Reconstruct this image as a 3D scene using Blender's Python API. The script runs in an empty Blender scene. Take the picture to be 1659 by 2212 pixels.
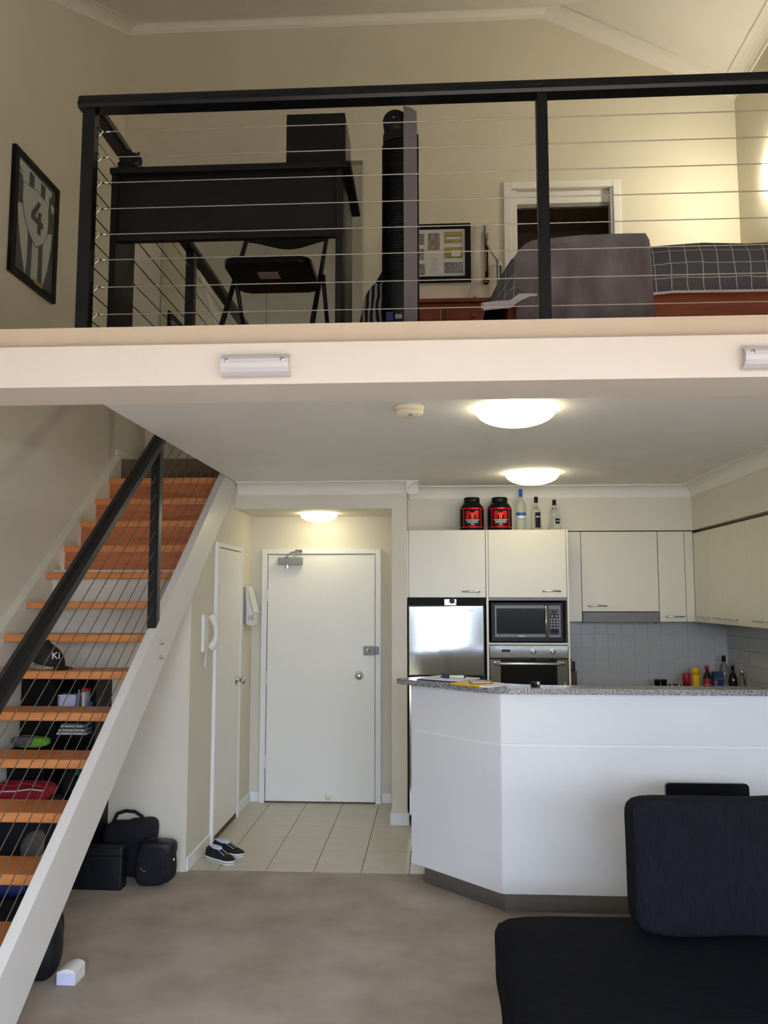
import bpy, bmesh, math, random
from mathutils import Vector, Matrix, noise
random.seed(7)
sc = bpy.context.scene
C = sc.collection
PI = math.pi

# ------------------------------------------------------------------ camera
FPX, YAW, PITCH, EYE = 1820.0, 0.0581, 0.1006, 1.686
cam = bpy.data.cameras.new('camera'); cam_o = bpy.data.objects.new('camera', cam); C.objects.link(cam_o)
cam.sensor_fit = 'VERTICAL'; cam.sensor_height = 24.0; cam.lens = FPX / 2212 * 24.0
cam.clip_start = 0.05
fw = Vector((-math.sin(YAW) * math.cos(PITCH), math.cos(YAW) * math.cos(PITCH), math.sin(PITCH)))
rt = Vector((math.cos(YAW), math.sin(YAW), 0)); up = rt.cross(fw)
cam_o.matrix_world = Matrix(((rt.x, up.x, -fw.x, 0), (rt.y, up.y, -fw.y, 0), (rt.z, up.z, -fw.z, EYE), (0, 0, 0, 1)))
sc.camera = cam_o

# ------------------------------------------------------------------ sky, sun, window portal, exposure
w = bpy.data.worlds.new('sky'); sc.world = w; w.use_nodes = True
bg = w.node_tree.nodes['Background']; bg.inputs[0].default_value = (0.63, 0.745, 1.0, 1); bg.inputs[1].default_value = 23.0
sun = bpy.data.lights.new('sun', 'SUN'); sun.energy = 22.0; sun.angle = 0.01; sun.color = (1.0, 0.90, 0.77)
sun_o = bpy.data.objects.new('sun', sun); C.objects.link(sun_o)
sun_o.rotation_euler = Vector((-0.55, -0.18, -0.8)).to_track_quat('-Z', 'Y').to_euler()
por = bpy.data.lights.new('window_portal', 'AREA'); por.shape = 'RECTANGLE'; por.size = 3.3; por.size_y = 2.3
por.cycles.is_portal = True
por_o = bpy.data.objects.new('window_portal', por); C.objects.link(por_o)
por_o.location = (0.8, -1.30, 1.16); por_o.rotation_euler = (PI / 2, 0, 0)
sc.view_settings.view_transform = 'Standard'; sc.view_settings.look = 'None'
sc.view_settings.exposure = 0.30; sc.view_settings.gamma = 1.0; sc.view_settings.use_curve_mapping = False

# ------------------------------------------------------------------ materials
def lin(c):
    return tuple(((v / 255) / 12.92 if v / 255 <= 0.04045 else ((v / 255 + 0.055) / 1.055) ** 2.4) for v in c)
MATS = {}
def mat(name, rgb, rough=0.6, metal=0.0, var=0.0, vscale=8.0, stretch=(1, 1, 1), bump=0.0, bscale=60.0, rgb2=None, spec=0.5,
        aniso=0.0, trans=0.0, ior=1.45, alpha=1.0, detail=3.0, sheen=0.0):
    m = bpy.data.materials.new(name); m.use_nodes = True; nt = m.node_tree; b = nt.nodes['Principled BSDF']
    c = (*lin(rgb), 1); b.inputs['Base Color'].default_value = c
    b.inputs['Roughness'].default_value = rough; b.inputs['Metallic'].default_value = metal
    b.inputs['Specular IOR Level'].default_value = spec; b.inputs['Anisotropic'].default_value = aniso
    b.inputs['Transmission Weight'].default_value = trans; b.inputs['IOR'].default_value = ior; b.inputs['Alpha'].default_value = alpha
    if sheen: b.inputs['Sheen Weight'].default_value = sheen
    tc = nt.nodes.new('ShaderNodeTexCoord')
    if var or rgb2:
        mp = nt.nodes.new('ShaderNodeMapping'); mp.inputs['Scale'].default_value = stretch
        n = nt.nodes.new('ShaderNodeTexNoise'); n.inputs['Scale'].default_value = vscale; n.inputs['Detail'].default_value = detail
        nt.links.new(tc.outputs['Object'], mp.inputs[0]); nt.links.new(mp.outputs[0], n.inputs['Vector'])
        r = nt.nodes.new('ShaderNodeValToRGB')
        lo = tuple(max(0, v * (1 - var)) for v in c[:3]); hi = tuple(min(1, v * (1 + var)) for v in c[:3])
        if rgb2: lo, hi = c[:3], lin(rgb2)
        r.color_ramp.elements[0].position = 0.3; r.color_ramp.elements[1].position = 0.7
        r.color_ramp.elements[0].color = (*lo, 1); r.color_ramp.elements[1].color = (*hi, 1)
        nt.links.new(n.outputs['Fac'], r.inputs[0]); nt.links.new(r.outputs[0], b.inputs['Base Color'])
    if bump:
        n2 = nt.nodes.new('ShaderNodeTexNoise'); n2.inputs['Scale'].default_value = bscale; n2.inputs['Detail'].default_value = 3
        mp2 = nt.nodes.new('ShaderNodeMapping'); mp2.inputs['Scale'].default_value = stretch
        nt.links.new(tc.outputs['Object'], mp2.inputs[0]); nt.links.new(mp2.outputs[0], n2.inputs['Vector'])
        bp = nt.nodes.new('ShaderNodeBump'); bp.inputs['Strength'].default_value = bump; bp.inputs['Distance'].default_value = 0.01
        nt.links.new(n2.outputs['Fac'], bp.inputs['Height']); nt.links.new(bp.outputs[0], b.inputs['Normal'])
    MATS[name] = m
    return m
def emit(name, rgb, strength):
    m = bpy.data.materials.new(name); m.use_nodes = True; nt = m.node_tree
    b = nt.nodes['Principled BSDF']; b.inputs['Base Color'].default_value = (*lin(rgb), 1)
    b.inputs['Emission Color'].default_value = (*lin(rgb), 1); b.inputs['Emission Strength'].default_value = strength
    MATS[name] = m; return m

mat('wall', (220, 214, 196), 0.7, var=0.02, vscale=3, bump=0.05, bscale=180)
mat('ceiling', (238, 234, 227), 0.8, var=0.02, vscale=4, bump=0.08, bscale=220)
mat('roof_paint', (234, 231, 224), 0.8, var=0.02, vscale=4, bump=0.08, bscale=220)
mat('cornice', (232, 229, 220), 0.6, var=0.01)
mat('white_trim', (236, 236, 233), 0.4, var=0.01)
mat('door_paint', (238, 237, 229), 0.45, var=0.012, vscale=5)
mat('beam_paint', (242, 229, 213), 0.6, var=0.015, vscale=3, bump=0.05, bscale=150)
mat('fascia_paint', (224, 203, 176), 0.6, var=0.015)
mat('carpet', (164, 152, 138), 0.95, rgb2=(188, 177, 163), vscale=3.2, bump=0.5, bscale=420, detail=8, spec=0.1)
mat('loft_carpet', (112, 96, 80), 0.95, var=0.08, vscale=30, bump=0.5, bscale=400, spec=0.1)
mat('tile', (196, 190, 172), 0.35, var=0.025, vscale=9)
mat('grout', (120, 114, 100), 0.9, var=0.05)
mat('wall_tile', (184, 182, 174), 0.18, var=0.02, vscale=9)
mat('tile_grout', (205, 205, 200), 0.8, var=0.03)
mat('stringer_paint', (218, 215, 208), 0.32, var=0.01)
mat('tread_wood', (190, 118, 62), 0.35, rgb2=(214, 142, 82), vscale=3.0, stretch=(1.2, 18, 18), detail=6, bump=0.03, bscale=8)
mat('riser_wood', (170, 96, 52), 0.42, rgb2=(192, 118, 70), vscale=3.0, stretch=(1.2, 1, 14), detail=6)
mat('red_wood', (118, 50, 22), 0.4, rgb2=(146, 68, 32), vscale=3.0, stretch=(1, 1, 12), detail=5)
mat('rail_black', (15, 16, 19), 0.34, var=0.05, vscale=20, spec=0.35)
mat('steel', (190, 188, 182), 0.3, metal=1.0, var=0.05)
mat('cable', (150, 143, 130), 0.45, metal=0.6, var=0.05)
mat('cable_dark', (112, 102, 90), 0.5, metal=0.5, var=0.05)
mat('chrome', (205, 203, 198), 0.14, metal=1.0, var=0.03)
mat('brushed', (165, 162, 156), 0.1, metal=1.0, var=0.05, vscale=3, stretch=(60, 1, 0.6))
mat('kick_steel', (150, 148, 146), 0.38, metal=0.9, var=0.05, vscale=4, stretch=(1, 1, 30))
mat('hood_grey', (112, 109, 104), 0.45, metal=0.3, var=0.03)
mat('cab_cream', (222, 216, 194), 0.3, var=0.01, vscale=4)
mat('bar_white', (226, 226, 224), 0.45, var=0.01, vscale=3)
def granite():
    m = mat('granite', (62, 59, 56), 0.2, rgb2=(178, 175, 172), vscale=110, detail=2)
    return m
granite()
mat('black_plastic', (13, 13, 14), 0.42, var=0.08, vscale=15, spec=0.3)
mat('black_matte', (14, 13, 13), 0.6, var=0.1, vscale=12, spec=0.25)
mat('desk_black', (15, 13, 12), 0.45, var=0.1, vscale=6, stretch=(2, 8, 8), spec=0.25)
mat('chair_gloss', (16, 17, 22), 0.22, var=0.05)
mat('black_glass', (10, 11, 13), 0.08, var=0.05)
mat('fan_grey', (104, 96, 96), 0.45, var=0.03)
mat('bag_black', (17, 18, 23), 0.75, var=0.2, vscale=25, bump=0.4, bscale=300)
mat('leather_black', (18, 19, 25), 0.45, var=0.15, vscale=40, bump=0.25, bscale=200)
mat('sofa_fabric', (23, 24, 30), 0.95, var=0.25, vscale=14, stretch=(9, 9, 1), bump=0.7, bscale=26, spec=0.15)
mat('sofa_seat', (16, 17, 22), 0.95, var=0.25, vscale=14, stretch=(1, 10, 10), bump=0.7, bscale=24, spec=0.12)
mat('throw', (84, 73, 75), 0.95, rgb2=(118, 106, 108), vscale=5, stretch=(2.2, 2, 0.8), bump=0.5, bscale=130, sheen=0.3)
mat('hem', (176, 166, 166), 0.9, var=0.05)
mat('paper', (226, 226, 222), 0.8, var=0.02)
mat('lilac_paper', (205, 206, 232), 0.7, var=0.02)
mat('blue', (28, 84, 176), 0.5, var=0.08)
mat('navy', (28, 38, 92), 0.5, var=0.08)
mat('red', (176, 30, 34), 0.5, var=0.1)
mat('red_cloth', (158, 26, 44), 0.8, var=0.15, vscale=20, bump=0.3, bscale=60)
mat('foil_red', (205, 40, 28), 0.3, metal=0.5, var=0.1)
mat('green_cloth', (120, 178, 60), 0.8, var=0.15, vscale=20)
mat('grey_cloth', (98, 96, 94), 0.85, var=0.15, vscale=20, bump=0.3, bscale=80)
mat('green_rope', (18, 110, 74), 0.7, var=0.15, vscale=30)
mat('yellow', (226, 178, 24), 0.5, var=0.06)
mat('gold', (150, 118, 58), 0.4, var=0.1)
mat('olive', (138, 126, 100), 0.5, var=0.05)
mat('white_plastic', (228, 226, 218), 0.4, var=0.01)
mat('ivory_plastic', (226, 218, 190), 0.45, var=0.01)
mat('glass_shade', (226, 219, 219), 0.35, var=0.01)
mat('jersey_white', (186, 194, 186), 0.8, var=0.03, vscale=20)
mat('jersey_black', (24, 23, 22), 0.8, var=0.1)
mat('skin_label', (132, 108, 104), 0.6, var=0.15, vscale=30)
mat('brown', (92, 62, 40), 0.6, var=0.1)
mat('silver_grey', (140, 140, 142), 0.4, var=0.05)
mat('mirror', (205, 208, 200), 0.02, metal=1.0, var=0.004)
mat('aluminium', (200, 198, 190), 0.3, metal=0.8, var=0.02)
mat('glass', (238, 244, 240), 0.03, trans=1.0, ior=1.35, var=0.0)
mat('frost', (226, 232, 226), 0.3, trans=0.75, ior=1.3, var=0.0)
mat('glass_dark', (30, 20, 16), 0.08, var=0.05)
mat('pane', (235, 240, 240), 0.03, alpha=0.07, var=0.0)
mat('deck', (190, 168, 140), 0.7, var=0.1, vscale=4)
mat('dark_green', (24, 29, 20), 0.9, rgb2=(42, 50, 36), vscale=5, detail=6)  # colour of the added screen outside and of one pen
mat('photo_crowd', (44, 46, 62), 0.5, rgb2=(170, 168, 166), vscale=70, detail=4)
mat('photo_field', (196, 158, 32), 0.5, rgb2=(112, 116, 44), vscale=26, stretch=(0.4, 1, 3), detail=3)
mat('photo_pair', (52, 74, 62), 0.5, rgb2=(190, 158, 140), vscale=34, detail=2)
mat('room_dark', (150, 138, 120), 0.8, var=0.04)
emit('lamp_glow', (255, 244, 205), 9.0)
emit('sconce_glow', (255, 243, 214), 108.0)

def stripes_mat():
    m = bpy.data.materials.new('zebra'); m.use_nodes = True; nt = m.node_tree; b = nt.nodes['Principled BSDF']
    tc = nt.nodes.new('ShaderNodeTexCoord'); wv = nt.nodes.new('ShaderNodeTexWave'); wv.inputs['Scale'].default_value = 11
    wv.inputs['Distortion'].default_value = 5; wv.inputs['Detail'].default_value = 1
    r = nt.nodes.new('ShaderNodeValToRGB'); r.color_ramp.interpolation = 'CONSTANT'
    r.color_ramp.elements[0].color = (0.012, 0.011, 0.011, 1); r.color_ramp.elements[1].position = 0.62; r.color_ramp.elements[1].color = (0.42, 0.39, 0.35, 1)
    nt.links.new(tc.outputs['Object'], wv.inputs['Vector']); nt.links.new(wv.outputs['Fac'], r.inputs[0]); nt.links.new(r.outputs[0], b.inputs['Base Color'])
    b.inputs['Roughness'].default_value = 0.8; MATS['zebra'] = m
stripes_mat()
def plaid_mat():
    m = bpy.data.materials.new('plaid'); m.use_nodes = True; nt = m.node_tree; b = nt.nodes['Principled BSDF']
    uv = nt.nodes.new('ShaderNodeUVMap'); uv.uv_map = 'UVMap'
    nz = nt.nodes.new('ShaderNodeTexNoise'); nz.inputs['Scale'].default_value = 9
    mx0 = nt.nodes.new('ShaderNodeVectorMath'); mx0.operation = 'MULTIPLY_ADD'
    mx0.inputs[1].default_value = (0.02, 0.02, 0.02)
    nt.links.new(uv.outputs[0], nz.inputs['Vector']); nt.links.new(nz.outputs['Color'], mx0.inputs[0]); nt.links.new(uv.outputs[0], mx0.inputs[2])
    sp = nt.nodes.new('ShaderNodeSeparateXYZ'); nt.links.new(mx0.outputs[0], sp.inputs[0])
    outs = []
    for ax in (0, 1):
        d = nt.nodes.new('ShaderNodeMath'); d.operation = 'DIVIDE'; d.inputs[1].default_value = 0.068
        fr = nt.nodes.new('ShaderNodeMath'); fr.operation = 'FRACT'
        lt = nt.nodes.new('ShaderNodeMath'); lt.operation = 'LESS_THAN'; lt.inputs[1].default_value = 0.055
        nt.links.new(sp.outputs[ax], d.inputs[0]); nt.links.new(d.outputs[0], fr.inputs[0]); nt.links.new(fr.outputs[0], lt.inputs[0]); outs.append(lt)
    mxm = nt.nodes.new('ShaderNodeMath'); mxm.operation = 'MAXIMUM'
    nt.links.new(outs[0].outputs[0], mxm.inputs[0]); nt.links.new(outs[1].outputs[0], mxm.inputs[1])
    mix = nt.nodes.new('ShaderNodeMixRGB'); mix.inputs[1].default_value = (*lin((72, 71, 74)), 1); mix.inputs[2].default_value = (*lin((158, 154, 150)), 1)
    nt.links.new(mxm.outputs[0], mix.inputs[0]); nt.links.new(mix.outputs[0], b.inputs['Base Color'])
    b.inputs['Roughness'].default_value = 0.9; MATS['plaid'] = m
plaid_mat()

# ------------------------------------------------------------------ mesh helpers
class MB:
    def __init__(s): s.bm = bmesh.new()
    def _post(s, vs, bevel, seg=2):
        if bevel:
            es = list({e for v in vs for e in v.link_edges})
            bmesh.ops.bevel(s.bm, geom=es, offset=bevel, segments=seg, profile=0.6, affect='EDGES', clamp_overlap=True)
    def box(s, x0, x1, y0, y1, z0, z1, bevel=0, seg=2):
        vs = [s.bm.verts.new((x, y, z)) for z in (z0, z1) for y in (y0, y1) for x in (x0, x1)]
        for f in ((0, 2, 3, 1), (4, 5, 7, 6), (0, 1, 5, 4), (2, 6, 7, 3), (0, 4, 6, 2), (1, 3, 7, 5)):
            s.bm.faces.new([vs[i] for i in f])
        s._post(vs, bevel, seg); return s
    def prism(s, pts, a, b, axis='z', bevel=0):
        """polygon pts (2-D) extruded from a to b along axis; x: pts=(y,z); y: pts=(x,z); z: pts=(x,y)"""
        def P(p, t):
            return (t, p[0], p[1]) if axis == 'x' else ((p[0], t, p[1]) if axis == 'y' else (p[0], p[1], t))
        A = [s.bm.verts.new(P(p, a)) for p in pts]; B = [s.bm.verts.new(P(p, b)) for p in pts]; n = len(pts)
        s.bm.faces.new(A); s.bm.faces.new(B[::-1])
        for i in range(n): s.bm.faces.new((A[i], B[i], B[(i + 1) % n], A[(i + 1) % n]))
        s._post(A + B, bevel); return s
    def poly(s, pts3, n, t):
        """flat outline given in 3-D extruded by vector n*t"""
        n = Vector(n) * t
        A = [s.bm.verts.new(p) for p in pts3]; B = [s.bm.verts.new(Vector(p) + n) for p in pts3]; k = len(A)
        s.bm.faces.new(A); s.bm.faces.new(B[::-1])
        for i in range(k): s.bm.faces.new((A[i], B[i], B[(i + 1) % k], A[(i + 1) % k]))
        return s
    def tube(s, path, r, n=8, ry=None, caps=True):
        path = [Vector(p) for p in path]; rings = []; rs = r if isinstance(r, (list, tuple)) else [r] * len(path)
        prev = None
        for i, p in enumerate(path):
            d = (path[min(i + 1, len(path) - 1)] - path[max(i - 1, 0)]).normalized()
            ref = Vector((0, 0, 1)) if abs(d.z) < 0.95 else Vector((1, 0, 0))
            if prev is None: u = d.cross(ref).normalized()
            else:
                u = (prev - d * prev.dot(d)).normalized()
            prev = u; v = u.cross(d).normalized(); ring = []
            for k in range(n):
                a = 2 * PI * k / n
                ring.append(s.bm.verts.new(p + u * math.cos(a) * rs[i] + v * math.sin(a) * (ry if ry else rs[i])))
            rings.append(ring)
        for a, b in zip(rings, rings[1:]):
            for k in range(n): s.bm.faces.new((a[k], a[(k + 1) % n], b[(k + 1) % n], b[k]))
        if caps: s.bm.faces.new(rings[0][::-1]); s.bm.faces.new(rings[-1])
        return s
    def lathe(s, prof, c, n=24, axis='z', sx=1, sy=1):
        """prof = list of (radius, height); axis z/x/y/-y"""
        rings = []
        for r, h in prof:
            ring = []
            for k in range(n):
                a = 2 * PI * k / n; x, y = r * math.cos(a) * sx, r * math.sin(a) * sy
                p = {'z': (x, y, h), '-z': (x, -y, -h), 'y': (x, h, -y), '-y': (x, -h, y), 'x': (h, x, y), '-x': (-h, x, -y)}[axis]
                ring.append(s.bm.verts.new((c[0] + p[0], c[1] + p[1], c[2] + p[2])))
            rings.append(ring)
        for a, b in zip(rings, rings[1:]):
            for k in range(n): s.bm.faces.new((a[k], a[(k + 1) % n], b[(k + 1) % n], b[k]))
        s.bm.faces.new(rings[0][::-1]); s.bm.faces.new(rings[-1])
        return s
    def soft(s, c, size, k=5, n=10, amp=0.0, freq=6, seed=0, fn=None):
        """rounded, slightly lumpy box (superquadric) with half sizes size"""
        faces = {}; vs = {}
        def V(p):
            key = tuple(round(q, 5) for q in p)
            if key not in vs:
                q = Vector(p); nn = (abs(q.x) ** k + abs(q.y) ** k + abs(q.z) ** k) ** (1 / k); q = q / nn
                r = Vector((q.x * size[0], q.y * size[1], q.z * size[2]))
                if amp: r += q.normalized() * amp * noise.noise(r * freq + Vector((seed, seed * 1.7, 0)))
                if fn: r = fn(r)
                vs[key] = s.bm.verts.new(r + Vector(c))
            return vs[key]
        g = [-1 + 2 * i / n for i in range(n + 1)]
        for ax in range(3):
            for sg in (-1, 1):
                for i in range(n):
                    for j in range(n):
                        def q(a, b):
                            p = [0, 0, 0]; p[ax] = sg; p[(ax + 1) % 3] = a; p[(ax + 2) % 3] = b; return V(p)
                        f = [q(g[i], g[j]), q(g[i + 1], g[j]), q(g[i + 1], g[j + 1]), q(g[i], g[j + 1])]
                        s.bm.faces.new(f if sg > 0 else f[::-1])
        return s
    def grid(s, P, nu, nv, uvf=None):
        vs = [[s.bm.verts.new(P(i, j)) for j in range(nv + 1)] for i in range(nu + 1)]
        lay = s.bm.loops.layers.uv.new('UVMap') if uvf else None
        for i in range(nu):
            for j in range(nv):
                f = s.bm.faces.new((vs[i][j], vs[i + 1][j], vs[i + 1][j + 1], vs[i][j + 1]))
                if uvf:
                    for l, (a, b) in zip(f.loops, ((i, j), (i + 1, j), (i + 1, j + 1), (i, j + 1))): l[lay].uv = uvf(a, b)
        return s
    def xf(s, M):
        bmesh.ops.transform(s.bm, matrix=M, verts=s.bm.verts[:]); return s
    def obj(s, name, m, parent=None, smooth=False, label=None, loc=None):
        bmesh.ops.recalc_face_normals(s.bm, faces=s.bm.faces[:])
        me = bpy.data.meshes.new(name); s.bm.to_mesh(me); s.bm.free()
        me.materials.append(MATS[m])
        if smooth:
            for p in me.polygons: p.use_smooth = True
        o = bpy.data.objects.new(name, me); C.objects.link(o)
        if parent is not None: put(o, parent)
        if loc is not None: o.location = loc
        if label: o['label'] = label
        return o
def put(o, parent):
    """parent keeping world coordinates the mesh was written in (parents are unrotated, unscaled)"""
    o.parent = parent
    off = Vector((0, 0, 0)); p = parent
    while p is not None: off += p.location; p = p.parent
    o.location = -off if o.type == 'MESH' and not o.get('_local') else o.location
def thing(name, label, cat, loc=(0, 0, 0), group=None):
    o = bpy.data.objects.new(name, None); C.objects.link(o); o.location = loc; o.empty_display_size = 0.05
    o['label'] = label; o['category'] = cat
    if group: o['group'] = group
    return o
def tag(o, label, cat, group=None):
    o['label'] = label; o['category'] = cat
    if group: o['group'] = group
    return o
def struct(o, label=None, cat=None):
    o['kind'] = 'structure'
    if label: o['label'] = label
    if cat: o['category'] = cat
    return o
def share(src, name, parent, dx=0, dy=0, dz=0):
    c = bpy.data.objects.new(name, src.data); C.objects.link(c); c.parent = parent
    c.location = src.location + Vector((dx, dy, dz)); return c
def solidify(o, t):
    md = o.modifiers.new('solid', 'SOLIDIFY'); md.thickness = t; md.offset = -1; return o
def text_mesh(body, size, m, name, parent, loc, rot, depth=0.0006, sx=1.0):
    cu = bpy.data.curves.new(name, 'FONT'); cu.body = body; cu.size = size; cu.extrude = depth; cu.align_x = 'CENTER'; cu.align_y = 'CENTER'
    t = bpy.data.objects.new('tmp_text', cu); C.objects.link(t)
    dg = bpy.context.evaluated_depsgraph_get(); me = bpy.data.meshes.new_from_object(t.evaluated_get(dg))
    bpy.data.objects.remove(t)
    bm = bmesh.new(); bm.from_mesh(me); bmesh.ops.transform(bm, matrix=Matrix.Translation(loc) @ rot.to_4x4() @ Matrix.Diagonal((sx, 1, 1, 1)), verts=bm.verts[:]); bm.to_mesh(me); bm.free()
    me.materials.clear(); me.materials.append(MATS[m])
    o = bpy.data.objects.new(name, me); C.objects.link(o); put(o, parent); return o
FRONT = Matrix(((1, 0, 0), (0, 0, -1), (0, 1, 0)))   # text upright, facing -Y

# ================================================================== STRUCTURE
XL, XR, XLO = -2.753, 2.645, -2.50          # loft left wall, right wall, lower lining of stair wall
YB, YW = 7.11, -1.22                        # back wall, window wall
ZC, ZL = 2.57, 2.765                        # lower ceiling, loft floor
XE = -1.535                                 # entry left wall face / void edge
roofL = lambda y: 6.92 + 0.53 * (y - YB)    # roof plane rising away from the window
roofR = lambda x: 6.90 - 0.505 * (x - 1.036)

struct(MB().box(XL, XR, YW, 5.352, -0.12, 0.0).obj('floor', 'carpet'), 'grey-brown carpet of the living area', 'floor')
fe = struct(MB().box(XE, XR, 5.352, YB, -0.12, -0.004).obj('floor_entry', 'grout'), 'cream square floor tiles inside the front door', 'floor')
txs = [XE, -1.345, -1.046, -0.748, -0.453, -0.157, 0.143]; tys = [5.355, 5.495, 5.798, 6.097, 6.39, 6.68, 6.955, 7.105]
for i in range(len(tys) - 1):
    for j in range(len(txs) - 1):
        MB().box(txs[j] + 0.0025, txs[j + 1] - 0.0025, tys[i] + 0.003, tys[i + 1] - 0.003, -0.004, 0.001).obj('tile', 'tile', fe)
struct(MB().box(XL, XL + 0.0 - 0.15, YW, YB + 0.1, 0, 7.3).obj('wall_left', 'wall'), 'tall beige wall on the left side', 'wall')
struct(MB().box(XL, XLO, 2.2, YB, 0, 3.2).obj('wall_stair_lining', 'wall'), 'beige lower wall beside the stairs', 'wall')
struct(MB().box(XR, XR + 0.15, YW, YB + 0.1, 0, 7.3).obj('wall_right', 'wall'), 'tall beige wall on the right side', 'wall')
wb = MB()
wb.box(XL, XR, YB - 0.001, YB + 0.1, -0.12, ZL); wb.box(XL, 0.70, YB, YB + 0.1, ZL, 7.3); wb.box(1.578, XR, YB, YB + 0.1, ZL, 7.3); wb.box(0.70, 1.578, YB, YB + 0.1, 5.235, 7.3)
struct(wb.obj('wall_back', 'wall'), 'beige back wall of loft and entry', 'wall')
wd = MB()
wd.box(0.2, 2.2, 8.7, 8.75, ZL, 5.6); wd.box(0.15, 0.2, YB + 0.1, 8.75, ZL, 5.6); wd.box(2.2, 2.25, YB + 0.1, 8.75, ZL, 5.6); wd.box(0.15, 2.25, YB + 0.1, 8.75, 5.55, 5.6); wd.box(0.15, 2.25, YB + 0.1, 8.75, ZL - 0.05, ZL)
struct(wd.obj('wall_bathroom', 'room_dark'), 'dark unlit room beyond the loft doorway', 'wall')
# window wall behind the viewer, with a wide sliding door onto a balcony
ww = MB()
ww.box(XL, -0.85, YW - 0.12, YW, 0, 4); ww.box(2.45, XR, YW - 0.12, YW, 0, 4); ww.box(-0.85, 2.45, YW - 0.12, YW, 2.30, 4)
struct(ww.obj('wall_front', 'wall'), 'wall around the balcony doors', 'wall')
win = struct(MB().box(-0.85, 2.45, YW - 0.09, YW - 0.03, 2.24, 2.30).obj('window_1', 'aluminium'), 'wide glazed balcony door', 'window')
for x in (-0.85, 0.62, 1.50, 2.39): MB().box(x, x + 0.06, YW - 0.09, YW - 0.03, 0.0, 2.24).obj('mullion', 'aluminium', win)
struct(MB().box(-4, 4, -6.0, YW - 0.12, -0.12, -0.02).obj('floor_balcony', 'deck'), 'sunlit balcony floor', 'floor')
hd = MB().box(-5, -0.13, -4.5, -4.2, -0.1, 1.8).box(0.53, 5, -4.5, -4.2, -0.1, 1.8).box(0.17, 0.31, -4.5, -4.2, -0.1, 1.8).box(-0.13, 0.53, -4.4, -4.3, -0.1, 0.45)  # unseen screen added outside; its gaps shape the bright streaks in the fridge steel
struct(hd.obj('reflection_screen', 'dark_green'), 'unseen dark screen added outside, gapped to shape the fridge reflection', 'wall')
# entry walls
def strTop(y): return 0.357 + 0.729 * (y - 3.012)
def strBot(y): return 0.148 + 0.732 * (y - 3.159)
def nose(y): return 0.752 * (y - 2.7564)
struct(MB().prism([(5.36, 0), (YB, 0), (YB, 2.6), (6.52, 2.6), (5.36, strBot(5.36) + 0.1)], XE - 0.07, XE, 'x').obj('wall_entry', 'wall'), 'beige entry wall holding the cupboard door under the stairs', 'wall')
struct(MB().prism([(XLO, 0), (XE, 0), (XE, strBot(5.31) + 0.1), (XE - 0.03, 1.86), (XLO, 1.86)], 5.31, 5.36, 'y').obj('wall_stair', 'wall'), 'beige wall under the stairs facing the room', 'wall')
struct(MB().box(-0.316, -0.200, 6.45, YB, 0, ZC).obj('wall_pillar', 'wall'), 'narrow wall end between entry and kitchen', 'wall')
struct(MB().box(XE, -0.316, 6.45, YB, 2.367, ZC).obj('ceiling_entry', 'wall'), 'lowered bulkhead over the entry', 'ceiling')
kb = MB().box(-0.200, 2.05, 6.78, YB, 2.212, ZC).box(2.05, 2.40, 3.5, YB, 2.212, ZC)
struct(kb.obj('wall_bulkhead', 'wall'), 'beige bulkhead above the kitchen cupboards', 'wall')
kw = struct(MB().box(2.40, XR, 3.5, YB, 0, ZC).obj('wall_kitchen', 'tile_grout'), 'right kitchen wall with white splashback tiles', 'wall')
# splashback tiles
ts = 0.1075
kt = struct(MB().box(1.03, 2.40, YB - 0.006, YB, 0.9, 1.49).obj('trim_1', 'tile_grout'), 'white square splashback tiles behind the cooktop', 'splashback')
first = None
nz = 6
for i in range(13):
    for j in range(nz):
        x1 = 2.398 - i * ts; z1 = 1.488 - j * ts; z0 = max(0.905, z1 - ts + 0.003); x0 = max(1.03, x1 - ts + 0.003)
        if z1 - z0 < 0.02 or x1 - x0 < 0.02: continue
        MB().box(x0, x1, YB - 0.012, YB - 0.004, z0, z1, 0.0012, 1).obj('tile', 'wall_tile', kt)
for i in range(15):
    for j in range(nz):
        y1 = YB - 0.014 - i * ts; z1 = 1.488 - j * ts; z0 = max(0.905, z1 - ts + 0.003)
        if z1 - z0 < 0.02: continue
        MB().box(2.392, 2.404, y1 - ts + 0.003, y1, z0, z1, 0.0012, 1).obj('tile', 'wall_tile', kw)
# loft floor, lower ceiling, beam
lf = MB().box(XE + 0.02, XR, 3.30, YB, ZC + 0.03, ZL).box(XL, XE + 0.02, 6.435, YB, ZC + 0.03, ZL)
struct(lf.obj('floor_loft', 'loft_carpet'), 'brown carpeted loft floor', 'floor')
struct(MB().box(XE + 0.02, XR, 3.42, YB, ZC, ZC + 0.03).box(XLO, XE + 0.02, 6.46, YB, ZC, ZC + 0.03).obj('ceiling', 'ceiling'), 'white ceiling under the loft', 'ceiling')
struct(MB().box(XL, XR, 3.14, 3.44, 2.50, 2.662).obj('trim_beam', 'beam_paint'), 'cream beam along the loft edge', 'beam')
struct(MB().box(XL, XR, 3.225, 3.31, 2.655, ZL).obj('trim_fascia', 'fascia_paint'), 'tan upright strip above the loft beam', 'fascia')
# roof: two planes meeting at a hip
hy = YB - (0.505 / 0.53) * (XR - 1.036)
pk = (1.036, YB, 6.92)
rf = MB()
rf.poly([(XL, YW - 0.12, roofL(YW - 0.12)), (XR, YW - 0.12, roofL(YW - 0.12)), (XR, hy, roofL(hy)), pk, (XL, YB, 6.92)], (0, 0, 1), 0.12)
rf.poly([pk, (XR, hy, roofL(hy)), (XR, YB, 6.92 - 0.505 * (XR - 1.036))], (0, 0, 1), 0.12)
struct(rf.obj('ceiling_loft', 'roof_paint'), 'pale raked ceiling above the loft', 'ceiling')
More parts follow.
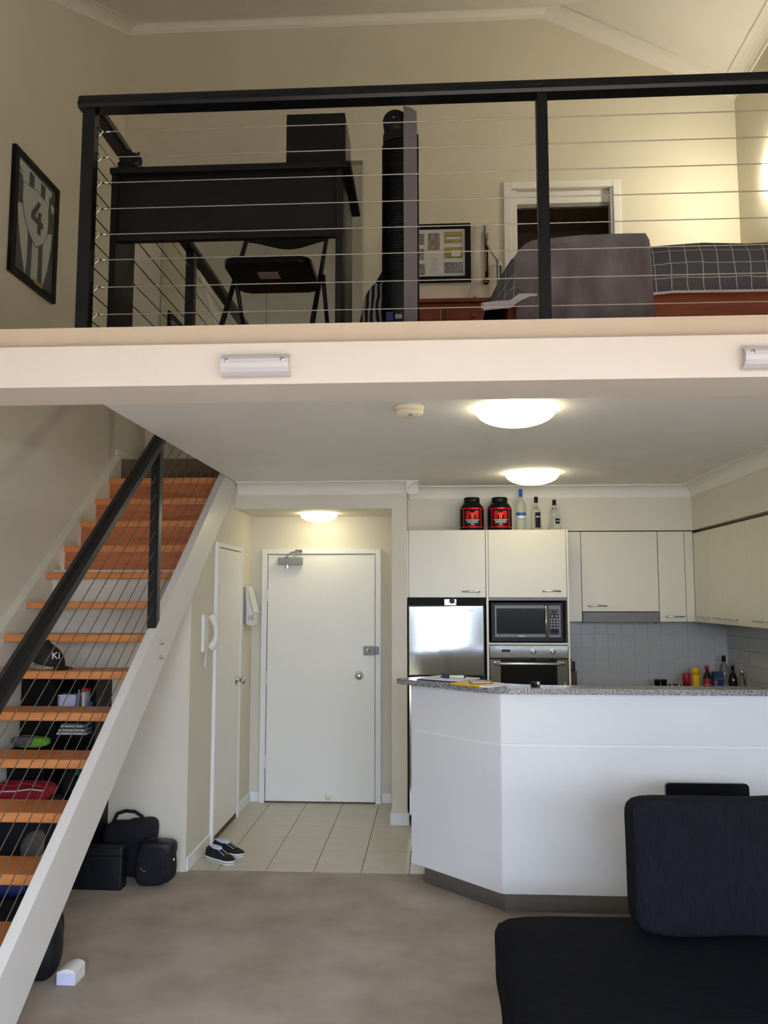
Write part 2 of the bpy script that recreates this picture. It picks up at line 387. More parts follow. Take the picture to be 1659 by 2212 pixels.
# cornices: cove profile swept along wall/ceiling edges
def cove(name, p0, p1, din, h=0.095, n=5, lab='white cove cornice'):
    """p0->p1 along the wall at ceiling height; din = horizontal unit vector into the room"""
    p0, p1, d = Vector(p0), Vector(p1), Vector(din)
    prof = [(0, 0.0), (0, -h)] + [(h * (1 - math.cos(a)) + 0.006, -h * (1 - math.sin(a)) ) for a in [PI / 2 * k / n for k in range(n + 1)]]
    prof = [(0, 0), (0, -h), (0.008, -h)] + [(0.008 + (h - 0.008) * (1 - math.cos(PI / 2 * k / n)), -h + 0.008 + (h - 0.016) * math.sin(PI / 2 * k / n)) for k in range(1, n + 1)] + [(h, 0)]
    b = MB(); A = [b.bm.verts.new(p0 + d * u + Vector((0, 0, v))) for u, v in prof]; B = [b.bm.verts.new(p1 + d * u + Vector((0, 0, v))) for u, v in prof]
    b.bm.faces.new(A); b.bm.faces.new(B[::-1])
    for i in range(len(A)): b.bm.faces.new((A[i], B[i], B[(i + 1) % len(A)], A[(i + 1) % len(A)]))
    return struct(b.obj(name, 'cornice'), lab, 'cornice')
cove('trim_2', (XE + 0.02, 6.45, ZC), (-0.11, 6.45, ZC), (0, -1, 0), lab='white cove cornice above the entry')
cove('trim_3', (-0.200, 6.36, ZC), (-0.200, 6.78, ZC), (1, 0, 0), lab='short cornice return beside the tall cupboards')
cove('trim_4', (-0.200, 6.78, ZC), (2.05, 6.78, ZC), (0, -1, 0), lab='white cove cornice at the back of the kitchen')
cove('trim_5', (2.05, 6.78, ZC), (2.05, 3.45, ZC), (-1, 0, 0), lab='white cove cornice along the right kitchen wall')
cove('trim_6', (XL, YB, 6.93), (1.06, YB, 6.93), (0, -1, -0.45), 0.11, lab='cornice on the level part of the loft back wall')
cove('trim_7', (1.02, YB, 6.92), (XR, YB, 6.92 - 0.505 * (XR - 1.036)), (0, -1, 0), 0.11, lab='cornice on the sloping part of the loft back wall')
cove('trim_8', (XR, YB, 6.92 - 0.505 * (XR - 1.036)), (XR, hy, roofL(hy) + 0.0), (-1, 0, 0.45), 0.11, lab='cornice on the right loft wall')
cove('trim_9', (XL, YB, roofL(YB)), (XL, 0, roofL(0)), (1, 0, 0), 0.11, lab='raked cornice on the left loft wall')
# baseboards
def skirt(name, x0, x1, y0, y1, lab, z0=0.0, h=0.085):
    return struct(MB().box(x0, x1, y0, y1, z0, z0 + h, 0.004, 1).obj(name, 'white_trim'), lab, 'baseboard')
skirt('baseboard_back', XE, -1.452, YB - 0.014, YB, 'white baseboard left of the front door')
skirt('baseboard_right', -0.432, -0.316, YB - 0.014, YB, 'white baseboard right of the front door')
skirt('baseboard_entry', XE, XE + 0.014, 6.70, YB, 'white baseboard beyond the cupboard door')
skirt('baseboard_left', XE, XE + 0.014, 5.31, 5.83, 'white baseboard in front of the cupboard door')
skirt('baseboard_pillar', -0.330, -0.186, 6.436, 6.60, 'white base around the wall end by the fridge')
skirt('baseboard_landing', XLO, XLO + 0.014, 6.435, YB, 'white baseboard at the top of the stairs', ZL)

# ------------------------------------------------------------------ front door
d = struct(MB().box(-1.394, -0.489, YB - 0.03, YB, 0.014, 2.042, 0.002, 1).obj('door_1', 'door_paint'), 'cream flush front door with closer and locks', 'door')
MB().box(-1.447, -1.400, YB - 0.042, YB, 0, 2.09, 0.003, 1).obj('frame', 'white_trim', d)
MB().box(-0.483, -0.436, YB - 0.042, YB, 0, 2.09, 0.003, 1).obj('frame', 'white_trim', d)
MB().box(-1.400, -0.483, YB - 0.042, YB, 2.048, 2.09, 0.003, 1).obj('frame', 'white_trim', d)
MB().box(-1.40, -0.483, YB - 0.02, YB - 0.001, 0.0, 0.012).obj('threshold', 'brown', d)
for z in (1.70, 1.02, 0.33):
    MB().tube([(-1.398, YB - 0.046, z - 0.05), (-1.398, YB - 0.046, z + 0.05)], 0.007, 8).obj('hinge', 'white_plastic', d)
cl = MB().box(-1.302, -1.097, YB - 0.085, YB - 0.03, 1.955, 2.018, 0.006).obj('closer', 'silver_grey', d, label='grey door closer')
MB().lathe([(0.012, 0), (0.012, 0.022), (0.017, 0.024), (0.017, 0.03)], (-1.225, YB - 0.06, 1.957), 12, '-z').obj('closer_spindle', 'chrome', cl)
MB().box(-1.24, -1.215, YB - 0.09, YB - 0.05, 2.018, 2.035).tube([(-1.228, YB - 0.07, 2.03), (-1.19, YB - 0.10, 2.055), (-1.12, YB - 0.05, 2.075)], 0.008, 8).obj('closer_arm', 'chrome', cl)
MB().box(-1.16, -1.10, YB - 0.06, YB - 0.04, 2.062, 2.085, 0.003).obj('closer_bracket', 'chrome', cl)
lk = MB().box(-0.582, -0.492, YB - 0.062, YB - 0.03, 1.206, 1.279, 0.006).obj('deadlock', 'silver_grey', d, label='silver deadlock')
MB().box(-0.484, -0.452, YB - 0.066, YB - 0.042, 1.210, 1.277, 0.005).obj('lock_keeper', 'silver_grey', lk)
MB().lathe([(0.022, 0), (0.022, 0.008), (0.015, 0.012), (0.013, 0.02)], (-0.545, YB - 0.062, 1.243), 16, '-y').obj('lock_cylinder', 'chrome', lk, True)
kn = MB().lathe([(0.036, 0), (0.036, 0.006), (0.018, 0.012), (0.016, 0.03), (0.027, 0.038), (0.030, 0.052), (0.026, 0.064), (0.010, 0.068)], (-0.619, YB - 0.03, 1.037), 20, '-y').obj('knob', 'chrome', d, True)
MB().lathe([(0.02, 0), (0.022, 0.012), (0.018, 0.03), (0.008, 0.036)], (-0.872, YB - 0.035, 0.052), 14, '-y').obj('door_stop', 'ivory_plastic', d, True)
# ------------------------------------------------------------------ cupboard door in the entry wall
d = struct(MB().box(XE, XE + 0.018, 5.905, 6.60, 0.045, 2.035, 0.002, 1).obj('door_2', 'door_paint'), 'narrow cream cupboard door under the stairs', 'door')
MB().box(XE, XE + 0.024, 5.862, 5.899, 0, 2.075, 0.002, 1).obj('frame', 'white_trim', d)
MB().box(XE, XE + 0.024, 6.606, 6.645, 0, 2.075, 0.002, 1).obj('frame', 'white_trim', d)
MB().box(XE, XE + 0.024, 5.899, 6.606, 2.042, 2.075, 0.002, 1).obj('frame', 'white_trim', d)
MB().box(XE, XE + 0.010, 5.90, 6.606, 0.002, 0.04).obj('shadow_gap', 'brown', d)
for z in (1.735, 0.28):
    MB().box(XE + 0.018, XE + 0.027, 5.895, 5.925, z - 0.055, z + 0.055, 0.002, 1).obj('hinge', 'white_plastic', d)
MB().lathe([(0.034, 0), (0.034, 0.006), (0.013, 0.010), (0.012, 0.034), (0.027, 0.042), (0.032, 0.058), (0.026, 0.072), (0.008, 0.076)], (XE + 0.018, 6.50, 1.05), 20, 'x').obj('knob', 'chrome', d, True)
# ------------------------------------------------------------------ loft doorway
d = struct(MB().box(0.634, 0.700, YB - 0.016, YB + 0.02, ZL, 5.30, 0.004, 1).obj('door_3', 'white_trim'), 'white door frame of the dark room off the loft', 'door')
MB().box(1.578, 1.640, YB - 0.016, YB + 0.02, ZL, 5.30, 0.004, 1).obj('architrave', 'white_trim', d)
MB().box(0.700, 1.578, YB - 0.016, YB + 0.02, 5.236, 5.30, 0.004, 1).obj('architrave', 'white_trim', d)
MB().box(0.701, 0.752, YB + 0.02, YB + 0.10, ZL, 5.235).obj('jamb', 'white_trim', d)
MB().box(1.556, 1.577, YB + 0.0, YB + 0.10, ZL, 5.235).obj('jamb', 'white_trim', d)
MB().box(0.701, 1.577, YB + 0.05, YB + 0.10, 5.125, 5.234).obj('head_board', 'white_trim', d)
MB().box(0.752, 1.556, YB + 0.06, YB + 0.09, 5.095, 5.125).obj('track', 'silver_grey', d)
# ------------------------------------------------------------------ mirrored wardrobe doors on the loft back wall
wr = thing('mirror_wardrobe', 'mirrored sliding wardrobe doors behind the loft desk', 'wardrobe', (-1.5, YB, ZL))
for x0, x1 in ((-2.385, -1.455), (-1.430, -0.605)):
    p = MB().box(x0, x1, YB - 0.02, YB - 0.012, ZL + 0.02, 5.50).obj('mirror_panel', 'mirror', wr)
for x in (-2.400, -1.458, -1.440, -0.612):
    MB().box(x, x + 0.013, YB - 0.028, YB - 0.008, ZL, 5.51).obj('frame_strip', 'aluminium', wr)
MB().box(-2.40, -0.60, YB - 0.028, YB - 0.004, 5.50, 5.53).obj('top_track', 'olive', wr)
MB().box(-2.40, -0.60, YB - 0.028, YB - 0.004, ZL, ZL + 0.02).obj('bottom_track', 'aluminium', wr)

# ================================================================== STAIRS
st = thing('staircase', 'open timber staircase with white steel stringer and black handrail', 'staircase', (-2.0, 3.0, 0))
G, RZ, Y0 = 0.2451, 0.1843, 2.7564
XS0, XS1 = XLO + 0.055, -1.572
t0 = None
for k in range(1, 15):
    y, z = Y0 + G * k, RZ * k
    if t0 is None: t0 = MB().box(XS0, XS1, y, y + 0.25, z - 0.042, z, 0.003, 1).obj('tread', 'tread_wood', st); tk = (y, z)
    else:
        c = share(t0, 'tread', st, 0, y - tk[0], z - tk[1])
    for x in (XS0 + 0.10,):
        if 5 < k < 11: MB().lathe([(0.006, 0), (0.006, 0.012)], (x, y + 0.05, z - 0.042), 8, '-z').obj('bolt', 'chrome', st)
for k in range(11, 15):
    y, z = Y0 + G * k, RZ * k
    MB().box(XS0 + 0.004, XS1, y + 0.014, y + 0.032, z - RZ, z - 0.042).obj('riser', 'riser_wood', st)
y, z = Y0 + G * 10, RZ * 10
MB().box(XS0 + 0.09, XS1, y + 0.19, y + 0.208, z - 0.145, z - 0.042).obj('riser', 'riser_wood', st)
MB().box(XS0 + 0.004, XS1 + 0.03, 6.424, 6.434, RZ * 14, ZL - 0.001).obj('landing_riser', 'loft_carpet', st, label='brown carpeted top riser')
# wall-side skirting board
MB().prism([(2.76, 0.0), (2.80, nose(2.80) + 0.03), (6.43, nose(6.43) + 0.03), (6.43, nose(6.43) - 0.24), (3.1, 0.0)], XLO, XS0, 'x').obj('wall_stringer', 'wall', st)
# outer stringer
sg = MB().prism([(2.78, 0.0), (2.78, strTop(2.78)), (6.42, strTop(6.42)), (6.42, strBot(6.42)), (2.9574, 0.0)], -1.572, -1.522, 'x', 0.002).obj('stringer', 'stringer_paint', st, label='white painted steel stringer')
for z in (1.432, 1.352):
    MB().lathe([(0.012, 0), (0.012, 0.006), (0.007, 0.009), (0.007, 0.02)], (-1.522, 4.672, z), 12, 'x').obj('bolt', 'chrome', sg, True)
# handrail: D-shaped black rail following the pitch
hz = lambda y: 2.095 + 0.742 * (y - 3.98)
hr = MB()
prof = [(-0.036, -0.018), (-0.030, -0.030), (0.030, -0.030), (0.036, -0.018), (0.036, 0.012), (0.022, 0.028), (0, 0.034), (-0.022, 0.028), (-0.036, 0.012)]
A = [hr.bm.verts.new((-1.547 + u, 2.70, hz(2.70) + v * 1.25)) for u, v in prof]; B = [hr.bm.verts.new((-1.547 + u, 6.15, hz(6.15) + v * 1.25)) for u, v in prof]
hr.bm.faces.new(A); hr.bm.faces.new(B[::-1])
for i in range(len(A)): hr.bm.faces.new((A[i], B[i], B[(i + 1) % len(A)], A[(i + 1) % len(A)]))
hr.obj('handrail', 'rail_black', st)
for y in (2.84, 4.63):
    MB().box(-1.578, -1.526, y - 0.03, y + 0.03, max(0.0, strTop(y) - 0.09), hz(y) - 0.02, 0.004, 1).obj('post', 'rail_black', st)
for i in range(8):
    o = 0.106 + i * 0.1055
    MB().tube([(-1.547, 2.84, strTop(2.84) + o), (-1.547, 6.40, strTop(6.40) + o)], 0.0024, 6).obj('cable', 'cable_dark', st)

# ================================================================== LOFT RAILINGS
ZR0, ZR1 = 3.712, 3.772
def rail_prof(cx, w=0.04):
    return [(cx - w, ZR0 + 0.012), (cx - w + 0.008, ZR0), (cx + w - 0.008, ZR0), (cx + w, ZR0 + 0.012), (cx + w, ZR0 + 0.022), (cx + w - 0.006, ZR0 + 0.027),
            (cx + w - 0.006, ZR0 + 0.036), (cx + w * 0.7, ZR1 - 0.006), (cx, ZR1), (cx - w * 0.7, ZR1 - 0.006), (cx - w + 0.006, ZR0 + 0.036), (cx - w + 0.006, ZR0 + 0.027), (cx - w, ZR0 + 0.022)]
YR = 3.27
rl = thing('loft_railing', 'black railing with steel cables along the loft edge', 'railing', (0, YR, ZL))
MB().prism(rail_prof(YR), -1.463, 2.63, 'x').obj('top_rail', 'rail_black', rl)
for x in (-1.420, 0.449, 2.30):
    MB().box(x - 0.0265 if x < 0 else x - 0.022, x + 0.0265 if x < 0 else x + 0.022, YR - 0.026, YR + 0.026, ZL, ZR0 + 0.005, 0.003, 1).obj('post', 'rail_black', rl)
CZ = [3.620, 3.508, 3.397, 3.284, 3.174, 3.065, 2.949, 2.834]
for z in CZ:
    cb = MB().tube([(-1.37, YR, z), (2.3, YR, z)], 0.0023, 6).obj('cable', 'cable', rl)
    f = MB().tube([(-1.335, YR, z), (-1.362, YR, z)], 0.0045, 6)
    for s in (-1, 1):
        f.tube([(-1.362, YR, z), (-1.372, YR, z + s * 0.006), (-1.380, YR, z + s * 0.016), (-1.393, YR, z + s * 0.020)], 0.0032, 6)
    f.obj('shackle', 'chrome', cb, True)
sr = thing('void_railing', 'black cable railing beside the stair opening, running back from the corner post', 'railing', (-1.42, 4.8, ZL))
MB().prism(rail_prof(-1.42, 0.034), 3.312, 6.38, 'y').obj('top_rail', 'rail_black', sr)
for y in (4.745, 6.35):
    MB().box(-1.445, -1.395, y - 0.03, y + 0.03, ZL, ZR0 + 0.005, 0.003, 1).obj('post', 'rail_black', sr)
for z in CZ:
    MB().tube([(-1.42, 3.298, z), (-1.42, 6.35, z)], 0.0026, 6).obj('cable', 'rail_black' if z < 3.6 else 'cable', sr)

# ================================================================== LIGHTS
def dome_light(x, y, z, r, name, label, depth):
    t = thing(name, label, 'light', (x, y, z), 'round ceiling lights')
    MB().lathe([(r * 0.93, 0), (r * 0.93, 0.012), (r * 0.86, 0.014)], (x, y, z), 40, '-z').obj('base_plate', 'white_plastic', t, True)
    prof = [(r * math.cos(a), 0.012 + depth * math.sin(a)) for a in [PI / 2 * k / 8 for k in range(8)]] + [(r * 0.02, 0.012 + depth)]
    MB().lathe([(r * 0.9, 0.012), (r, 0.014)] + prof[1:], (x, y, z), 40, '-z').obj('glass_dome', 'lamp_glow', t, True)
dome_light(0.392, 3.925, ZC, 0.188, 'ceiling_light', 'lit round dome light on the ceiling nearest the beam', 0.075)
dome_light(0.712, 6.02, ZC, 0.190, 'ceiling_light', 'lit round dome light above the jars and bottles', 0.075)
dome_light(-0.93, 6.82, 2.367, 0.150, 'ceiling_light', 'lit round dome light in the entry above the front door', 0.062)
sd = thing('smoke_detector', 'round ivory smoke detector on the lower ceiling', 'smoke detector', (-0.108, 3.86, ZC))
MB().lathe([(0.072, 0), (0.072, 0.012), (0.066, 0.014), (0.066, 0.024), (0.070, 0.026), (0.060, 0.042), (0.035, 0.050), (0.004, 0.052)], (-0.108, 3.86, ZC), 32, '-z').obj('housing', 'ivory_plastic', sd, True)
MB().lathe([(0.010, 0), (0.008, 0.006)], (-0.10, 3.82, ZC - 0.045), 10, '-z').obj('test_button', 'olive', sd)
def sconce(x0, x1, label):
    t = thing('wall_sconce', label, 'light', ((x0 + x1) / 2, 3.14, 2.56), 'half-round lights on the beam')
    zc = 2.566; n = 8
    pts = [(3.128 - 0.058 * math.cos(a), zc + 0.044 * math.sin(a)) for a in [-PI / 2 + PI * k / n for k in range(n + 1)]]
    outer = pts; inner = [(3.128 - 0.050 * math.cos(a), zc + 0.038 * math.sin(a)) for a in [PI / 2 - PI * k / n for k in range(n + 1)]]
    MB().prism(outer + inner, x0, x1, 'x').obj('glass_shade', 'glass_shade', t)
    MB().box(x0 + 0.02, x1 - 0.02, 3.112, 3.142, zc - 0.04, zc + 0.036, 0.003, 1).obj('back_plate', 'white_plastic', t)
    for x in (x0 + 0.024, x1 - 0.024):
        MB().lathe([(0.008, 0), (0.008, 0.004), (0.004, 0.006)], (x, 3.073, zc + 0.012), 12, '-y').obj('screw', 'steel', t)
sconce(-0.800, -0.540, 'unlit half-round wall light in the middle of the cream beam')
sconce(1.145, 1.405, 'unlit half-round wall light at the right end of the cream beam')
t = thing('loft_sconce', 'glowing half-round wall light high on the right loft wall', 'light', (XR, 6.43, 5.0))
MB().soft((XR - 0.03, 6.35, 4.985), (0.045, 0.11, 0.085), 4, 8).obj('glowing_shade', 'sconce_glow', t, True)
MB().box(XR - 0.02, XR, 6.27, 6.43, 4.94, 5.03).obj('back_plate', 'white_plastic', t)

# ================================================================== KITCHEN
def bar_handle(parent, x0, x1, y, z, r=0.006, out=0.03):
    MB().tube([(x0, y, z), (x0, y - out, z + 0.0), (x0 + 0.004, y - out - 0.003, z), (x1 - 0.004, y - out - 0.003, z), (x1, y - out, z), (x1, y, z)], r, 8).obj('handle', 'chrome', parent, True)
YT = 6.50
# fridge bay: upper cupboard
fc = thing('fridge_cupboard', 'cream cupboard above the fridge', 'cupboard', (0.1, 6.8, 1.68))
MB().box(-0.198, 0.402, YT + 0.02, 7.10, 1.690, 2.196).obj('body', 'cab_cream', fc)
MB().box(-0.210, -0.190, YT, YT + 0.02, 1.683, 2.200, 0.001, 1).obj('filler', 'cab_cream', fc)
dd = MB().box(-0.186, 0.400, YT, YT + 0.019, 1.683, 2.200, 0.0015, 1).obj('door', 'cab_cream', fc); bar_handle(dd, 0.224, 0.354, YT, 1.728)
# oven tower
oc = thing('oven_cupboard', 'tall cream cupboard holding the microwave and oven', 'cupboard', (0.7, 6.8, 0))
MB().box(0.404, 0.421, YT, 7.10, 0, 2.200, 0.001, 1).obj('side_panel', 'cab_cream', oc)
MB().box(1.016, 1.031, YT, 7.10, 0, 2.200, 0.001, 1).obj('side_panel', 'cab_cream', oc)
MB().box(0.421, 1.016, YT + 0.02, 7.10, 1.690, 2.196).obj('upper_body', 'cab_cream', oc)
dd = MB().box(0.424, 1.013, YT, YT + 0.019, 1.683, 2.200, 0.0015, 1).obj('door', 'cab_cream', oc); bar_handle(dd, 0.832, 0.962, YT, 1.731)
MB().box(0.421, 1.016, YT + 0.004, 7.05, 1.326, 1.340).obj('niche_shelf', 'cab_cream', oc)
MB().box(0.421, 1.016, 7.05, 7.10, 1.340, 1.690).obj('niche_back', 'black_matte', oc)
MB().box(0.421, 1.016, YT + 0.04, 7.05, 1.66, 1.690).obj('niche_top', 'silver_grey', oc)
MB().box(0.424, 1.013, YT, YT + 0.019, 0.10, 0.72, 0.0015, 1).obj('lower_door', 'cab_cream', oc)
# fridge
fr = thing('fridge', 'stainless steel fridge behind the breakfast bar', 'fridge', (0.1, 6.8, 0))
MB().box(-0.196, 0.396, YT + 0.045, 7.08, 0.02, 1.66, 0.004, 1).obj('cabinet', 'black_plastic', fr)
ud = MB().box(-0.192, 0.384, YT - 0.01, YT + 0.043, 1.092, 1.620, 0.008, 3).obj('upper_door', 'brushed', fr)
ld = MB().box(-0.192, 0.384, YT - 0.01, YT + 0.043, 0.06, 1.066, 0.008, 3).obj('lower_door', 'brushed', fr)
MB().box(-0.11, 0.37, YT - 0.02, YT + 0.02, 1.068, 1.090, 0.004, 1).obj('handle_recess', 'black_plastic', fr)
MB().box(-0.205, -0.198, YT - 0.005, YT + 0.04, 0.0, 1.675).obj('side_seal', 'black_matte', fr)
MB().box(-0.198, 0.40, YT + 0.03, YT + 0.05, 1.625, 1.682).obj('top_vent', 'black_matte', fr)
for i, (x, hgt) in enumerate(((0.262, 0.008), (0.274, 0.010), (0.284, 0.010), (0.294, 0.008))):
    MB().box(x, x + 0.007, YT - 0.0112, YT - 0.0095, 1.580, 1.580 + hgt).obj('badge_letter', 'white_trim', ud)
sm = thing('fridge_top_timer', 'small silver box with black knob on top of the fridge', 'timer', (0.12, 6.48, 1.62))
MB().box(0.082, 0.178, YT - 0.012, YT + 0.028, 1.6215, 1.672, 0.004, 2).obj('case', 'steel', sm)
MB().lathe([(0.021, 0), (0.021, 0.012), (0.017, 0.016)], (0.142, YT - 0.012, 1.656), 18, '-y').obj('knob', 'black_plastic', sm)
MB().tube([(0.15, YT - 0.018, 1.65), (0.175, YT - 0.02, 1.636), (0.192, YT - 0.012, 1.6235)], 0.003, 6).obj('lead', 'black_plastic', sm)
# microwave
mw = thing('microwave', 'black and steel microwave oven in the cupboard niche', 'microwave', (0.7, 6.7, 1.34))
MB().box(0.438, 0.990, YT + 0.03, 6.95, 1.344, 1.648, 0.008, 2).obj('case', 'black_plastic', mw)
md = MB().box(0.465, 0.868, YT + 0.008, YT + 0.03, 1.380, 1.624, 0.003, 1).obj('door', 'hood_grey', mw)
MB().box(0.480, 0.846, YT + 0.0045, YT + 0.012, 1.408, 1.600, 0.001, 1).obj('door_glass', 'black_glass', md)
MB().tube([(0.856, YT + 0.008, 1.385), (0.853, YT - 0.016, 1.392), (0.851, YT - 0.018, 1.50), (0.850, YT - 0.016, 1.615), (0.850, YT + 0.008, 1.622)], 0.006, 8).obj('handle', 'chrome', md, True)
cp = MB().box(0.872, 0.966, YT + 0.010, YT + 0.03, 1.380, 1.624, 0.003, 1).obj('control_panel', 'hood_grey', mw)
MB().box(0.880, 0.950, YT + 0.006, YT + 0.012, 1.404, 1.594, 0.001, 1).obj('keypad', 'black_plastic', cp)
MB().box(0.886, 0.944, YT + 0.0045, YT + 0.007, 1.562, 1.586).obj('display_frame', 'silver_grey', cp)
MB().box(0.890, 0.940, YT + 0.0035, YT + 0.007, 1.565, 1.583).obj('display', 'black_glass', cp)
b0 = None
pos = [(0.900, 1.542), (0.932, 1.542)] + [(x, z) for z in (1.518, 1.497, 1.476, 1.454) for x in (0.894, 0.916, 0.938)] + [(0.900, 1.430), (0.932, 1.430)]
for i, (x, z) in enumerate(pos):
    MB().lathe([(0.0085, 0), (0.0085, 0.002), (0.006, 0.003)], (x, YT + 0.006, z), 12, '-y').obj('button', 'silver_grey' if i < 14 else 'black_matte', cp)
MB().box(0.64, 0.69, YT + 0.0072, YT + 0.009, 1.388, 1.393).obj('badge', 'white_trim', md)
# oven
ov = thing('oven', 'built-in steel oven with two knobs below the microwave', 'oven', (0.7, 6.7, 0.72))
MB().box(0.424, 1.013, YT + 0.02, 7.02, 0.73, 1.322).obj('carcass', 'black_matte', ov)
pn = MB().box(0.424, 1.013, YT - 0.004, YT + 0.022, 1.226, 1.322, 0.002, 1).obj('control_panel', 'brushed', ov)
MB().box(0.514, 0.580, YT - 0.0055, YT, 1.272, 1.292).obj('clock', 'black_glass', pn)
for x in (0.523, 0.545, 0.568): MB().lathe([(0.004, 0), (0.003, 0.004)], (x, YT - 0.004, 1.246), 10, '-y').obj('button', 'kick_steel', pn)
for x in (0.754, 0.898):
    k = MB().lathe([(0.020, 0), (0.019, 0.014), (0.016, 0.017)], (x, YT - 0.004, 1.275), 20, '-y').obj('knob', 'chrome', pn, True)
    MB().box(x - 0.003, x + 0.003, YT - 0.032, YT - 0.018, 1.258, 1.293, 0.001, 1).obj('knob_grip', 'chrome', k)
od = MB().box(0.426, 1.011, YT - 0.010, YT + 0.02, 0.735, 1.218, 0.003, 1).obj('door', 'brushed', ov)
MB().box(0.505, 0.928, YT - 0.0125, YT - 0.004, 0.80, 1.216).obj('door_glass', 'black_glass', od)
MB().tube([(0.466, YT - 0.01, 1.188), (0.466, YT - 0.045, 1.187), (0.50, YT - 0.055, 1.187), (0.72, YT - 0.058, 1.187), (0.94, YT - 0.055, 1.187), (0.972, YT - 0.045, 1.187), (0.972, YT - 0.01, 1.188)], 0.012, 10).obj('handle', 'steel', od, True)
# upper cupboards on the back wall
YU = 6.76
uc = thing('rangehood_cupboard', 'cream wall cupboard with pull-out rangehood over the cooktop', 'cupboard', (1.45, 6.9, 1.5))
MB().box(1.172, 1.768, YU + 0.02, 7.09, 1.575, 2.20).obj('body', 'cab_cream', uc)
MB().box(1.036, 1.168, YU, YU + 0.02, 1.494, 2.202, 0.001, 1).obj('filler', 'cab_cream', uc)
dd = MB().box(1.173, 1.767, YU, YU + 0.019, 1.573, 2.202, 0.0015, 1).obj('door', 'cab_cream', uc); bar_handle(dd, 1.222, 1.357, YU, 1.618)
hd = MB().box(1.173, 1.767, YU - 0.006, 7.05, 1.488, 1.568, 0.003, 1).obj('rangehood', 'hood_grey', uc)
for x in (1.73, 1.745): MB().lathe([(0.005, 0), (0.005, 0.008)], (x, YU + 0.01, 1.488), 8, '-z').obj('switch', 'black_plastic', hd)
u2 = thing('corner_cupboard', 'narrow cream wall cupboard beside the kitchen corner', 'cupboard', (1.9, 6.9, 1.5))
MB().box(1.772, 2.045, YU + 0.02, 7.09, 1.496, 2.20).obj('body', 'cab_cream', u2)
dd = MB().box(1.772, 1.975, YU, YU + 0.019, 1.494, 2.202, 0.0015, 1).obj('door', 'cab_cream', u2); bar_handle(dd, 1.815, 1.950, YU, 1.535)
MB().box(1.979, 2.045, YU, YU + 0.019, 1.494, 2.202, 0.001, 1).obj('filler', 'cab_cream', u2)
# upper cupboards along the right wall
ys = [6.755, 6.36, 5.98, 5.60, 5.0, 4.4]
XU = 2.045
labs = ['cream wall cupboard on the right wall, first from the kitchen corner', 'cream wall cupboard on the right wall, second from the kitchen corner',
        'cream wall cupboard on the right wall, third from the kitchen corner', 'cream wall cupboard at the right edge of the picture', 'cream wall cupboard outside the right edge of the picture']
hs = [(6.42, 6.60), (6.06, 6.25), (5.83, 6.03), (5.30, 5.50), None]
ys = [6.755, 6.40, 6.043, 5.64, 5.02]
hnd = [(6.44, 6.62), (6.07, 6.25), (5.845, 6.03), (5.31, 5.50)]
for i in range(4):
    t = thing('wall_cupboard', labs[i], 'cupboard', (2.2, (ys[i] + ys[i + 1]) / 2, 1.5), 'cupboards on the right kitchen wall')
    MB().box(XU + 0.02, 2.395, ys[i + 1] + 0.001, ys[i] - 0.001, 1.496, 2.19).obj('body', 'cab_cream', t)
    dd = MB().box(XU, XU + 0.019, ys[i + 1] + 0.002, ys[i] - 0.002, 1.494, 2.185, 0.0015, 1).obj('door', 'cab_cream', t)
    a, b = hnd[i]
    MB().tube([(XU, a, 1.534), (XU - 0.028, a, 1.534), (XU - 0.031, a + 0.005, 1.534), (XU - 0.031, b - 0.005, 1.534), (XU - 0.028, b, 1.534), (XU, b, 1.534)], 0.0048, 8).obj('handle', 'chrome', dd, True)
# rear worktop with base units
bu = thing('base_units', 'cream base cupboards under the rear kitchen worktop', 'cupboard', (1.7, 6.8, 0))
MB().box(1.036, 2.385, 6.55, 7.09, 0.10, 0.878).obj('body', 'cab_cream', bu)
MB().box(1.036, 2.385, 6.60, 7.09, 0.0, 0.10).obj('kick_board', 'kick_steel', bu)
for x in (1.04, 1.49, 1.94): MB().box(x, x + 0.442, 6.53, 6.55, 0.11, 0.875, 0.0015, 1).obj('door', 'cab_cream', bu)
tag(MB().box(1.034, 2.39, 6.50, 7.095, 0.88, 0.918, 0.004, 2).obj('worktop', 'granite'), 'grey granite worktop at the back of the kitchen', 'worktop')

# ------------------------------------------------------------------ breakfast bar
bb = thing('breakfast_bar', 'white breakfast bar with angled end and steel kick board', 'breakfast bar', (1.0, 4.9, 0))
pA, pB = Vector((0.356, 4.680)), Vector((-0.138, 5.185))
ZJ, ZP = 0.892, 1.163
def wallpanel(p, q, z0, z1, t, name, m, par, bev=0.0015):
    p, q = Vector(p), Vector(q); dn = (q - p).normalized(); nrm = Vector((-dn.y, dn.x)) if True else None
    b = MB(); b.prism([tuple(p), tuple(q), tuple(q + nrm * t), tuple(p + nrm * t)], z0, z1, 'z', bev); return b.obj(name, m, par)
XBR = 2.38
dAB = (pB - pA).normalized()
for (z0, z1) in ((0.118, ZJ - 0.006), (ZJ + 0.006, ZP)):
    MB().box(pA.x + 0.003, XBR, pA.y, pA.y + 0.02, z0, z1, 0.0015, 1).obj('front_panel', 'bar_white', bb)
    wallpanel(pB, pA - dAB * -0.002, z0, z1, 0.02, 'angled_panel', 'bar_white', bb)
MB().box(pA.x + 0.003, XBR, pA.y + 0.004, pA.y + 0.02, ZJ - 0.006, ZJ + 0.006).obj('joint_strip', 'white_trim', bb)
wallpanel(pB + Vector((0.003, 0.003)), pA + Vector((0.003, 0.003)), ZJ - 0.006, ZJ + 0.006, 0.016, 'joint_strip', 'white_trim', bb, 0)
